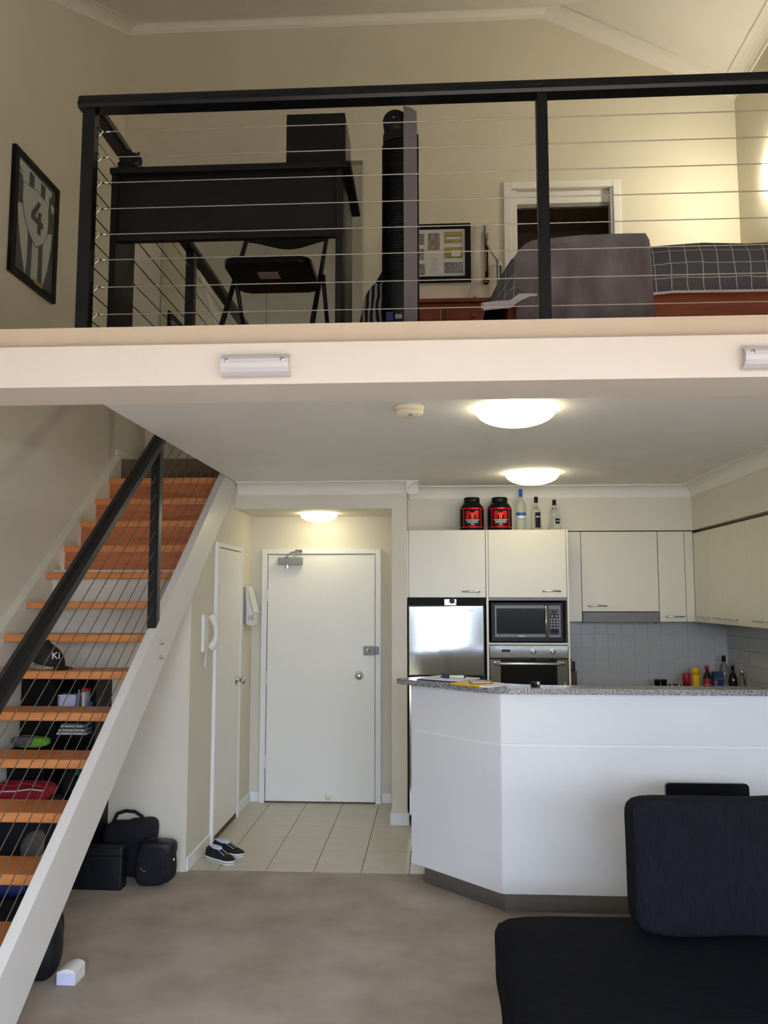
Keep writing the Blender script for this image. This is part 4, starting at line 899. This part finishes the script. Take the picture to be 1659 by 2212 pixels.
MB().soft((-1.745, 3.83, 0.15), (0.082, 0.075, 0.15), 2.6, 10, 0.008, 8, 42).obj('end_pocket', 'leather_black', t, True)
tag(MB().soft((-1.99, 4.02, 0.335), (0.09, 0.06, 0.042), 3, 10, 0.010, 9, 51).obj('blue_cloth', 'navy', None, True), 'blue cloth bundle on the duffel bag', 'cloth')
# cap
t = thing('baseball_cap', 'black baseball cap with white letters on a stair tread', 'cap', (-2.1, 4.58, 1.2905))
def capfn(r): return Vector((r.x, r.y, max(r.z, 0)))
b = MB(); n = 16; rings = []
for k in range(8):
    a = PI / 2 * k / 7; rr = max(math.cos(a), 0.02)
    rings.append([b.bm.verts.new((-2.115 + 0.085 * rr * math.cos(q), 4.585 + 0.09 * rr * math.sin(q), 1.318 + 0.002 + 0.115 * math.sin(a) ** 1.0 - 0.018 * math.cos(q))) for q in [2 * PI * i / n for i in range(n)]])
for r0, r1 in zip(rings, rings[1:]):
    for k in range(n): b.bm.faces.new((r0[k], r0[(k + 1) % n], r1[(k + 1) % n], r1[k]))
b.bm.faces.new(rings[0][::-1]); b.bm.faces.new(rings[-1]); b.obj('crown', 'jersey_black', t, True)
b = MB(); b.grid(lambda i, j: (-2.06 + 0.075 * (i / 6), 4.585 + (j / 6 - 0.5) * 0.14 * math.sqrt(max(0.05, 1 - (i / 6) ** 2)), 1.318 - 0.020 * (i / 6) - 0.02 * (2 * j / 6 - 1) ** 2 * (1 - i / 6)), 6, 6)
solidify(b.obj('brim', 'jersey_black', t, True), 0.004)
MB().lathe([(0.075, 0.001), (0.08, 0.012), (0.078, 0.03)], (-2.118, 4.585, 1.2905), 18).obj('lining_band', 'olive', t, True)
rotK = Matrix.Rotation(0.62, 3, 'Z') @ FRONT
text_mesh('Ki', 0.052, 'paper', 'lettering', t, (-2.048, 4.520, 1.368), rotK, 0.002)
t = None

# ================================================================== SOFA AND CHAIR
sf = thing('sofa', 'black corduroy sofa seat in the right foreground', 'sofa', (1.2, 3.0, 0))
MB().soft((1.36, 2.72, 0.325), (1.135, 0.83, 0.105), 14, 24, 0.01, 3, 61).obj('seat_cushion', 'sofa_seat', sf, True)
MB().box(0.26, 2.46, 1.93, 3.50, 0.04, 0.26, 0.03, 3).obj('base', 'sofa_seat', sf, True)
for x, y in ((0.36, 2.0), (2.3, 2.0), (0.36, 3.4), (2.3, 3.4)): MB().box(x - 0.03, x + 0.03, y - 0.03, y + 0.03, 0.0, 0.045).obj('foot', 'black_plastic', sf)
t = thing('back_cushion', 'large upright black cushion standing on the sofa', 'cushion', (1.3, 3.3, 0.43))
Mc = Matrix.Translation((1.235, 3.335, 0.437)) @ Matrix.Rotation(-0.10, 4, 'X')
b = MB().soft((0, 0, 0.250), (0.500, 0.085, 0.240), 11, 20, 0.014, 4, 71); b.xf(Mc); b.obj('cover', 'sofa_fabric', t, True)
ch = thing('dining_chair', 'black glossy-backed chair between sofa and breakfast bar', 'chair', (1.28, 4.3, 0))
b = MB(); pr_ = 0.02
def rrect(x0, x1, z0, z1, r, n=5):
    pts = []
    for cx, cz, a0 in ((x1 - r, z1 - r, 0), (x0 + r, z1 - r, PI / 2), (x0 + r, z0 + r, PI), (x1 - r, z0 + r, 1.5 * PI)):
        pts += [(cx + r * math.cos(a0 + PI / 2 * k / n), cz + r * math.sin(a0 + PI / 2 * k / n)) for k in range(n + 1)]
    return pts
MB().prism(rrect(1.098, 1.487, 0.50, 0.806, 0.02), 4.19, 4.212, 'y').obj('backrest', 'chair_gloss', ch)
MB().box(1.10, 1.485, 3.80, 4.19, 0.43, 0.46, 0.008, 2).obj('seat', 'chair_gloss', ch)
for x in (1.12, 1.465):
    for y in (3.83, 4.20): MB().box(x - 0.015, x + 0.015, y - 0.015, y + 0.015, 0, 0.55 if y > 4 else 0.435, 0.002, 1).obj('leg', 'black_plastic', ch)

# ================================================================== LOFT FURNITURE
dk = thing('desk', 'black writing desk behind the loft railing', 'desk', (-0.87, 3.6, ZL))
MB().box(-1.368, -0.335, 3.355, 3.83, 3.484, 3.510, 0.003, 1).obj('top', 'desk_black', dk)
MB().box(-1.362, -0.372, 3.395, 3.413, 3.212, 3.484).obj('modesty_panel', 'desk_black', dk)
MB().box(-1.362, -0.372, 3.385, 3.418, 3.196, 3.214, 0.002, 1).obj('bottom_rail', 'desk_black', dk)
MB().box(-1.366, -1.338, 3.375, 3.60, ZL, 3.484, 0.002, 1).obj('leg_panel', 'desk_black', dk)
MB().box(-0.400, -0.372, 3.375, 3.81, ZL, 3.484, 0.002, 1).obj('leg_panel', 'desk_black', dk)
t = thing('computer_case', 'plain black box-shaped case on the right end of the loft desk', 'computer', (-0.5, 3.6, 3.51))
MB().box(-0.628, -0.372, 3.46, 3.72, 3.5105, 3.786, 0.003, 1).obj('case', 'black_matte', t)
MB().box(-0.3725, -0.370, 3.47, 3.71, 3.53, 3.77).obj('side_panel', 'black_plastic', t)
pc = thing('pen_cup', 'black mesh pen holder with pens on the loft desk', 'pen holder', (-1.29, 3.42, 3.51))
px, py = -1.300, 3.43
MB().box(px - 0.052, px + 0.036, py - 0.03, py + 0.03, 3.5105, 3.560, 0.003, 1).obj('cup', 'black_plastic', pc)
MB().soft((px - 0.005, py, 3.578), (0.048, 0.03, 0.030), 2.5, 8, 0.008, 30, 2).obj('contents', 'black_matte', pc, True)
MB().tube([(px - 0.004, py, 3.565), (px - 0.010, py, 3.625)], 0.007, 8).obj('pen', 'navy', pc, True)
MB().tube([(px + 0.012, py, 3.57), (px + 0.030, py, 3.615)], 0.006, 8).obj('pen', 'dark_green', pc, True)
MB().tube([(px - 0.03, py, 3.565), (px - 0.036, py, 3.612)], 0.006, 8).obj('pen', 'black_plastic', pc, True)
MB().lathe([(0.018, 0), (0.02, 0.006), (0.018, 0.012)], (px + 0.03, py - 0.03, 3.552), 12, '-y').obj('tape_roll', 'black_plastic', pc, True)
# folding chair tucked under the desk
fc = thing('folding_chair', 'black metal folding chair tucked under the loft desk', 'chair', (-0.73, 3.85, ZL))
xl, xr = -0.945, -0.530
for x in (xl, xr):
    MB().tube([(x - 0.012, 3.57, ZL), (x, 4.12, 3.52), (x + 0.01, 4.16, 3.60)], 0.0125, 8).obj('front_leg', 'black_plastic', fc, True)
    MB().tube([(x + 0.022, 4.22, ZL), (x + 0.022, 3.80, 3.19)], 0.0105, 8).obj('rear_leg', 'black_plastic', fc, True)
MB().tube([(xl - 0.01, 3.60, ZL + 0.085), (xr - 0.01, 3.60, ZL + 0.085)], 0.008, 8).obj('crossbar', 'black_plastic', fc, True)
MB().tube([(xl + 0.022, 4.17, ZL + 0.06), (xr + 0.022, 4.17, ZL + 0.06)], 0.008, 8).obj('crossbar', 'black_plastic', fc, True)
seat = []
for cx, cy, a0 in ((xr - 0.065, 3.92, 0), (xl + 0.065, 3.92, PI / 2), (xl + 0.065, 3.645, PI), (xr - 0.065, 3.645, 1.5 * PI)):
    seat += [(cx + 0.055 * math.cos(a0 + PI / 2 * k / 5), cy + 0.055 * math.sin(a0 + PI / 2 * k / 5)) for k in range(6)]
ss = MB().prism(seat, 3.172, 3.20, 'z', 0.006).obj('seat', 'black_plastic', fc)
MB().prism([(-0.80, 3.705), (-0.705, 3.705), (-0.705, 3.785), (-0.80, 3.785)], 3.1705, 3.1722, 'z').obj('paper_label', 'skin_label', ss)
bk = MB(); nb_ = 12
bk.grid(lambda i, j: (xl + (xr - xl) * i / nb_, 4.16 + 0.03 * math.sin(PI * i / nb_), (3.515 - 0.03 * math.sin(PI * i / nb_) ** 2) if j == 0 else 3.66), nb_, 1)
solidify(bk.obj('backrest', 'black_plastic', fc), 0.012)
# tower fan
fn = thing('tower_fan', 'tall black tower fan with grey side panel behind the loft railing', 'fan', (-0.145, 3.66, ZL))
fx, fy = -0.160, 3.665
MB().lathe([(0.125, 0), (0.125, 0.012), (0.11, 0.022), (0.05, 0.03)], (-0.145, fy, ZL), 28).obj('base', 'black_plastic', fn, True)
def dprof(r, n=14): return [(fx + 0.038, fy + r)] + [(fx + 0.02 + r * math.cos(a) * 1.3, fy + r * math.sin(a)) for a in [PI / 2 + PI * k / n for k in range(n + 1)]] + [(fx + 0.038, fy - r)]
MB().prism(dprof(0.056), ZL + 0.028, 3.74, 'z').obj('core', 'black_matte', fn)
fins = MB()
for k in range(50):
    z = 3.10 + k * 0.0128; fins.prism(dprof(0.0635), z, z + 0.005, 'z')
g = fins.obj('grille', 'black_plastic', fn); g['kind'] = 'stuff'
MB().prism(dprof(0.065), ZL + 0.02, 3.085, 'z', 0.002).obj('lower_shell', 'black_plastic', fn)
MB().prism(dprof(0.060), 3.745, 3.79, 'z', 0.002).obj('upper_shell', 'black_plastic', fn)
MB().lathe([(0.054, -0.05), (0.056, -0.045), (0.056, 0.06), (0.05, 0.066)], (fx + 0.0, fy, 3.832), 28, 'y', 1.0, 1.0).obj('head', 'black_plastic', fn, True)
MB().lathe([(0.004, 0), (0.003, 0.003)], (fx - 0.006, fy - 0.066, 3.84), 8, '-y').obj('indicator', 'silver_grey', fn)
MB().prism([(-0.122, ZL + 0.02), (-0.062, ZL + 0.02), (-0.062, 3.862), (-0.088, 3.880), (-0.122, 3.892)], fy - 0.07, fy + 0.075, 'y', 0.002).obj('side_panel', 'fan_grey', fn)
MB().box(-0.062, -0.055, fy - 0.03, fy + 0.07, ZL + 0.17, 3.78, 0.003, 1).obj('rear_edge', 'black_plastic', fn)
MB().box(-0.20, -0.17, fy - 0.0665, fy - 0.064, ZL + 0.13, ZL + 0.17).obj('sticker', 'navy', fn)
MB().box(-0.16, -0.13, fy - 0.0665, fy - 0.064, ZL + 0.14, ZL + 0.16).obj('sticker', 'silver_grey', fn)
# striped bag behind fan
t = thing('striped_bag', 'black and white zebra-striped bag on the floor behind the fan', 'bag', (-0.26, 4.0, ZL))
def lean(r): return Vector((r.x + (r.z) * 0.18, r.y, r.z))
MB().soft((-0.268, 4.0, ZL + 0.228), (0.085, 0.09, 0.228), 3, 12, 0.015, 8, 81, lean).obj('body', 'zebra', t, True)
MB().tube([(-0.26, 3.94, ZL + 0.43), (-0.225, 3.93, ZL + 0.49), (-0.20, 3.93, ZL + 0.45), (-0.205, 3.92, ZL + 0.20)], 0.012, 6).obj('strap', 'bag_black', t, True)
t = thing('black_shoe', 'small black shoe on the loft floor beside the desk leg', 'shoe', (-0.37, 4.0, ZL))
MB().soft((-0.395, 4.30, ZL + 0.13), (0.048, 0.10, 0.12), 3, 8, 0.01, 9, 82).obj('upper', 'bag_black', t, True)
MB().box(-0.44, -0.35, 4.20, 4.40, ZL, ZL + 0.02, 0.006, 2).obj('sole', 'black_plastic', t)
# bed
bd = thing('bed', 'timber single bed on the loft behind the railing', 'bed', (1.3, 4.1, ZL))
MB().box(0.36, 2.36, 3.655, 3.682, 2.905, 3.04, 0.003, 1).obj('side_rail', 'red_wood', bd)
MB().box(0.36, 2.36, 4.57, 4.60, 2.905, 3.04, 0.003, 1).obj('side_rail', 'red_wood', bd)
MB().box(0.335, 0.362, 3.655, 4.60, 2.88, 3.06, 0.003, 1).obj('foot_board', 'red_wood', bd)
for x in (0.375, 2.33):
    for y in (3.69, 4.565): MB().box(x - 0.03, x + 0.03, y - 0.03, y + 0.03, ZL, 2.93, 0.003, 1).obj('leg', 'red_wood', bd)
MB().soft((1.36, 4.13, 3.11), (1.0, 0.44, 0.10), 9, 12).obj('mattress', 'paper', bd, True)
# duvet: one draped sheet, lighter hem on its lower edge
cross = [(4.66, 3.02), (4.655, 3.15), (4.62, 3.235), (4.5, 3.262), (4.2, 3.268), (3.95, 3.27), (3.76, 3.266), (3.68, 3.245), (3.645, 3.19), (3.632, 3.12), (3.622, 3.06), (3.618, 3.012)]
xs = [2.40, 2.2, 2.0, 1.8, 1.6, 1.4, 1.2, 1.05, 0.9, 0.75, 0.62, 0.52, 0.45, 0.40, 0.36, 0.325, 0.295, 0.27, 0.245]
drop = {0.45: 0.004, 0.40: 0.018, 0.36: 0.05, 0.325: 0.105, 0.295: 0.165, 0.27: 0.215, 0.245: 0.262}
vlen = [0]
for a, b_ in zip(cross, cross[1:]): vlen.append(vlen[-1] + math.dist(a, b_))
ulen = [0]
for i in range(1, len(xs)):
    ulen.append(ulen[-1] + math.hypot(xs[i] - xs[i - 1], drop.get(xs[i], 0) - drop.get(xs[i - 1], 0)))
def dv(i, j):
    y, z = cross[j]; dz = drop.get(xs[i], 0); zz = z - dz
    lowest = 2.995 + 0.03 * min(1, (xs[i] - 0.245) / 0.5) - (0.03 if xs[i] < 0.4 else 0)
    f = max(0.0, min(1.0, (3.27 - z) / 0.26))
    zz = max(zz, lowest - f * 0.0) if xs[i] < 0.46 else zz
    xx = xs[i] - (0.02 * f if xs[i] < 0.46 else 0)
    nz_ = noise.noise(Vector((xs[i] * 5, y * 5, 3))) * 0.012
    return (xx, y - (nz_ * 0.8 if j > 6 else 0) - (0.03 * f if j > 6 and xs[i] < 0.46 else 0), zz + nz_)
b = MB().grid(dv, len(xs) - 1, len(cross) - 1, lambda i, j: (ulen[i], vlen[j]))
dvt = tag(b.obj('duvet', 'plaid', None, True), 'dark grey checked duvet spread over the loft bed', 'duvet')
solidify(dvt, 0.012)
hb = MB()
def hemP(i, j):
    x_, y_, z_ = dv(i, len(cross) - 1); return (x_, y_ - 0.003, z_ - 0.004 - (0.011 if xs[i] > 0.4 else 0.035) * j)
hb.grid(hemP, len(xs) - 1, 1); hm = hb.obj('hem', 'hem', dvt); solidify(hm, 0.006)
hb = MB()
def hemQ(i, j):
    x_, y_, z_ = dv(len(xs) - 1, 4 + i); return (x_ - 0.003, y_, z_ - 0.03 * j)
hb.grid(hemQ, len(cross) - 5, 1); solidify(hb.obj('hem', 'hem', dvt), 0.006)
# plush throw
tp = [(4.25, 3.290), (3.95, 3.292), (3.76, 3.290), (3.675, 3.272), (3.625, 3.215), (3.606, 3.14), (3.596, 3.05), (3.588, 2.95), (3.584, 2.86), (3.582, 2.79)]
def th(i, j):
    u = i / 20; x_ = 0.372 + 0.585 * u; y_, z_ = tp[j]
    hang = max(0, j - 3) / 6
    crest = 0.012 * math.sin(PI * min(1, u * 1.0)) + 0.030 * u
    fold = 0.014 * math.sin(u * 19 + 1.2 * noise.noise(Vector((u * 3, j * 0.4, 0)))) * hang
    edge = -0.075 * max(0, 1 - u * 7) ** 1.5 * (1 - hang)
    return (x_ + 0.012 * noise.noise(Vector((u * 4, j * 0.5, 7))) - 0.01 * hang * (1 - u), y_ - fold - 0.01 * noise.noise(Vector((u * 7, j * 0.8, 1))), z_ + (crest if j < 6 else 0) + edge)
b = MB().grid(th, 20, len(tp) - 1)
solidify(tag(b.obj('plush_throw', 'throw', None, True), 'mauve-grey plush throw hanging over the bed side', 'blanket'), 0.014)
# chest of drawers
cd = thing('chest_of_drawers', 'reddish wooden chest of drawers against the loft back wall', 'chest of drawers', (0.1, 6.85, ZL))
MB().box(-0.385, 0.570, 6.67, 7.08, ZL, 4.065, 0.004, 1).obj('carcass', 'red_wood', cd)
MB().box(-0.415, 0.600, 6.635, 7.085, 4.065, 4.096, 0.006, 2).obj('top', 'red_wood', cd)
for zi in range(4):
    z1 = 4.045 - zi * 0.30
    for x0, x1 in ((-0.365, 0.075), (0.108, 0.548)):
        dr = MB().box(x0, x1, 6.652, 6.672, z1 - 0.275, z1, 0.004, 1).obj('drawer', 'red_wood', cd)
        MB().lathe([(0.010, 0), (0.010, 0.012), (0.020, 0.020), (0.018, 0.034), (0.006, 0.038)], ((x0 + x1) / 2 + 0.005, 6.652, z1 - 0.10), 14, '-y').obj('knob', 'red_wood', dr, True)
t = thing('wire_ornament', 'small dark wire bow ornament on the chest of drawers', 'ornament', (0.33, 6.70, 4.096))
MB().tube([(0.30, 6.72, 4.099), (0.325, 6.72, 4.106), (0.345, 6.72, 4.125), (0.365, 6.72, 4.140), (0.360, 6.72, 4.120), (0.340, 6.72, 4.110), (0.350, 6.72, 4.100), (0.338, 6.72, 4.099)], 0.0035, 6).obj('wire', 'black_plastic', t, True)
MB().lathe([(0.012, 0), (0.010, 0.012)], (0.268, 6.72, 4.0965), 10).obj('bead', 'brown', t)

# ------------------------------------------------------------------ framed pictures
pf = thing('photo_collage', 'black-framed collage of sports photographs on the loft back wall', 'picture', (0.0, YB, 4.66))
X0, X1, Z0, Z1 = -0.345, 0.343, 4.404, 4.930; YP = YB - 0.03
for x0, x1, z0, z1 in ((X0, X1, Z1 - 0.048, Z1), (X0, X1, Z0, Z0 + 0.052), (X0, X0 + 0.05, Z0 + 0.052, Z1 - 0.048), (X1 - 0.05, X1, Z0 + 0.052, Z1 - 0.048)):
    MB().box(x0, x1, YP, YB, z0, z1, 0.003, 1).obj('frame', 'desk_black', pf)
MB().box(X0 + 0.05, X1 - 0.05, YP + 0.014, YB - 0.001, Z0 + 0.052, Z1 - 0.048).obj('mat_board', 'paper', pf)
fx_ = lambda p: 0.343 + (p - 1016) * 0.00406
fz_ = lambda p: 4.931 - (p - 484) * 0.00418
for (a, b_, c, e, m) in ((900, 917, 504, 528, 'photo_crowd'), (925, 950, 503.6, 540, 'photo_pair'), (959.6, 998, 501.5, 526, 'photo_field'), (900, 916, 537, 561, 'photo_crowd'), (959.6, 998.6, 535, 559, 'photo_field'),
                         (896, 917.6, 569.5, 593.5, 'photo_crowd'), (959.6, 998.6, 567.5, 591, 'photo_crowd'), (869, 889, 504, 528, 'photo_crowd'), (869, 889, 537, 561, 'photo_field'), (869, 889, 569, 593, 'photo_crowd')):
    MB().box(fx_(a), fx_(b_), YP + 0.0115, YP + 0.0145, fz_(e), fz_(c)).obj('photograph', m, pf)
for z in (559,): MB().box(fx_(975), fx_(994), YP + 0.010, YP + 0.012, fz_(555), fz_(542)).obj('team_row', 'paper', pf)
MB().box(fx_(963), fx_(995), YP + 0.010, YP + 0.012, fz_(518), fz_(513)).obj('team_row', 'paper', pf)
tl = MB()
for k in range(9): tl.box(fx_(930), fx_(948 - (k % 3) * 3), YP + 0.0125, YP + 0.0145, fz_(558 + k * 4) - 0.003, fz_(558 + k * 4))
tl.obj('printed_list', 'silver_grey', pf)
MB().box(X0 + 0.05, X1 - 0.05, YP + 0.006, YP + 0.008, Z0 + 0.052, Z1 - 0.048).obj('glass', 'pane', pf)

jf = thing('framed_jersey', 'framed black and white striped jersey with number 4 on the left wall', 'picture', (XL, 5.45, 4.2))
JY0, JY1, JB, JT = 5.13, 5.785, 3.800, 4.662
def jp(u, v, x): return (x, JY0 + (JY1 - JY0) * u, JT - (JT - JB) * v)
def jbox(u0, u1, v0, v1, x0, x1, name, m, bev=0):
    return MB().box(x0, x1, JY0 + (JY1 - JY0) * u0, JY0 + (JY1 - JY0) * u1, JT - (JT - JB) * v1, JT - (JT - JB) * v0, bev, 1).obj(name, m, jf)
XJ = XL
jbox(0, 1, 0, 0.055, XJ, XJ + 0.03, 'frame', 'desk_black', 0.003); jbox(0, 1, 0.945, 1, XJ, XJ + 0.03, 'frame', 'desk_black', 0.003)
jbox(0, 0.085, 0.055, 0.945, XJ, XJ + 0.03, 'frame', 'desk_black', 0.003); jbox(0.915, 1, 0.055, 0.945, XJ, XJ + 0.03, 'frame', 'desk_black', 0.003)
jbox(0.085, 0.915, 0.055, 0.945, XJ, XJ + 0.010, 'backing', 'jersey_black')
def jpoly(pts, x, name, m):
    return MB().poly([jp(u, v, x) for u, v in pts], (1, 0, 0), 0.002).obj(name, m, jf)
x1 = XJ + 0.010
jpoly([(0.10, 0.06), (0.86, 0.075), (0.80, 0.24), (0.20, 0.26), (0.10, 0.10)], x1, 'yoke', 'jersey_white')
jpoly([(0.105, 0.33), (0.20, 0.36), (0.36, 0.55), (0.36, 0.80), (0.33, 0.94), (0.22, 0.72), (0.15, 0.52)], x1, 'white_stripe', 'jersey_white')
jpoly([(0.47, 0.6), (0.60, 0.6), (0.60, 0.93), (0.46, 0.93)], x1, 'white_stripe', 'jersey_white')
jpoly([(0.70, 0.58), (0.78, 0.48), (0.90, 0.40), (0.88, 0.56), (0.82, 0.76), (0.71, 0.945)], x1, 'white_stripe', 'jersey_white')
x2 = XJ + 0.0125
for u0, u1 in ((0.345, 0.45), (0.60, 0.70)): jpoly([(u0, 0.085), (u1, 0.09), (u1, 0.24), (u0, 0.23)], x2, 'black_stripe', 'jersey_black')
jpoly([(0.10, 0.12), (0.20, 0.15), (0.215, 0.40), (0.105, 0.42)], x2, 'sleeve', 'jersey_black')
jpoly([(0.80, 0.13), (0.91, 0.17), (0.91, 0.42), (0.80, 0.45)], x2, 'sleeve', 'jersey_black')
for v in (0.105, 0.145): jpoly([(0.115, v), (0.20, v + 0.018), (0.19, v + 0.036), (0.115, v + 0.02)], x2 + 0.002, 'sleeve_mark', 'jersey_white')
jpoly([(0.83, 0.185), (0.905, 0.19), (0.90, 0.25), (0.86, 0.245)], x2 + 0.002, 'sleeve_badge', 'jersey_white')
sh = [(0.205, 0.215), (0.35, 0.205), (0.515, 0.185), (0.66, 0.20), (0.785, 0.215), (0.80, 0.36), (0.785, 0.48), (0.70, 0.58), (0.54, 0.655), (0.40, 0.60), (0.27, 0.50), (0.205, 0.36)]
jpoly(sh, x2, 'shield_outline', 'jersey_black')
jpoly([((u - 0.5) * 0.955 + 0.5, (v - 0.4) * 0.965 + 0.4) for u, v in sh], x2 + 0.002, 'shield', 'jersey_white')
jpoly([(0.545, 0.265), (0.60, 0.275), (0.485, 0.405), (0.545, 0.41), (0.545, 0.355), (0.62, 0.34), (0.62, 0.412), (0.665, 0.415), (0.665, 0.465), (0.62, 0.462), (0.62, 0.535), (0.545, 0.53), (0.545, 0.46), (0.40, 0.452), (0.40, 0.405)], x2 + 0.004, 'number_4', 'jersey_black')
jpoly([(0.47, 0.935), (0.66, 0.935), (0.66, 0.965), (0.47, 0.965)], XJ + 0.0301, 'plaque', 'gold')
jbox(0.085, 0.915, 0.055, 0.945, XJ + 0.021, XJ + 0.023, 'glass', 'pane')

# bent bar and lanyard on the back wall
t = thing('bent_grip_bar', 'bent metal bar with grey foam grips leaning on the wall by the doorway', 'bar', (0.5, 7.06, 4.096))
MB().tube([(0.466, 7.075, 4.905), (0.470, 7.07, 4.85), (0.476, 7.065, 4.77)], 0.014, 8).obj('grip', 'silver_grey', t, True)
MB().tube([(0.476, 7.065, 4.77), (0.486, 7.06, 4.72), (0.515, 7.05, 4.655), (0.555, 7.04, 4.59), (0.568, 7.035, 4.56)], 0.010, 8).obj('bent_tube', 'steel', t, True)
MB().tube([(0.568, 7.035, 4.575), (0.572, 7.03, 4.45), (0.574, 7.02, 4.096)], 0.014, 8).obj('grip', 'silver_grey', t, True)
t = thing('thin_pole', 'short black pole with white knob beside the bent bar', 'pole', (0.592, 7.06, 4.096))
MB().tube([(0.592, 7.06, 4.097), (0.592, 7.08, 4.535)], 0.011, 8).obj('shaft', 'black_plastic', t, True)
MB().lathe([(0.012, 0), (0.013, 0.03), (0.009, 0.034)], (0.592, 7.08, 4.536), 10).obj('knob', 'white_plastic', t, True)
t = thing('lanyard', 'black and yellow lanyard with ball-shaped medal hanging on the wall', 'lanyard', (0.47, 7.09, 4.6))
MB().box(0.466, 0.486, 7.098, 7.103, 4.435, 4.86, 0.001, 1).obj('ribbon', 'black_matte', t)
MB().box(0.480, 0.494, 7.094, 7.097, 4.45, 4.84, 0.001, 1).obj('ribbon', 'black_matte', t)
for k in range(9): MB().box(0.471, 0.481, 7.0955, 7.098, 4.50 + k * 0.022, 4.515 + k * 0.022).obj('yellow_letter', 'yellow', t)
MB().lathe([(0.030 * math.cos(a), 0.030 * math.sin(a)) for a in [-1.45 + 2.9 * k / 10 for k in range(11)]], (0.470, 7.085, 4.402), 18).obj('medal_ball', 'black_plastic', t, True)
for k in range(3):
    MB().tube([(0.470 + 0.0305 * math.sin(a) * math.cos(0.3), 7.085 - 0.0305 * math.cos(a), 4.402 + (k - 1) * 0.016 + 0.006 * math.sin(a * 2)) for a in [-1.1 + 2.2 * q / 6 for q in range(7)]], 0.0035, 5).obj('yellow_band', 'yellow', t, True)
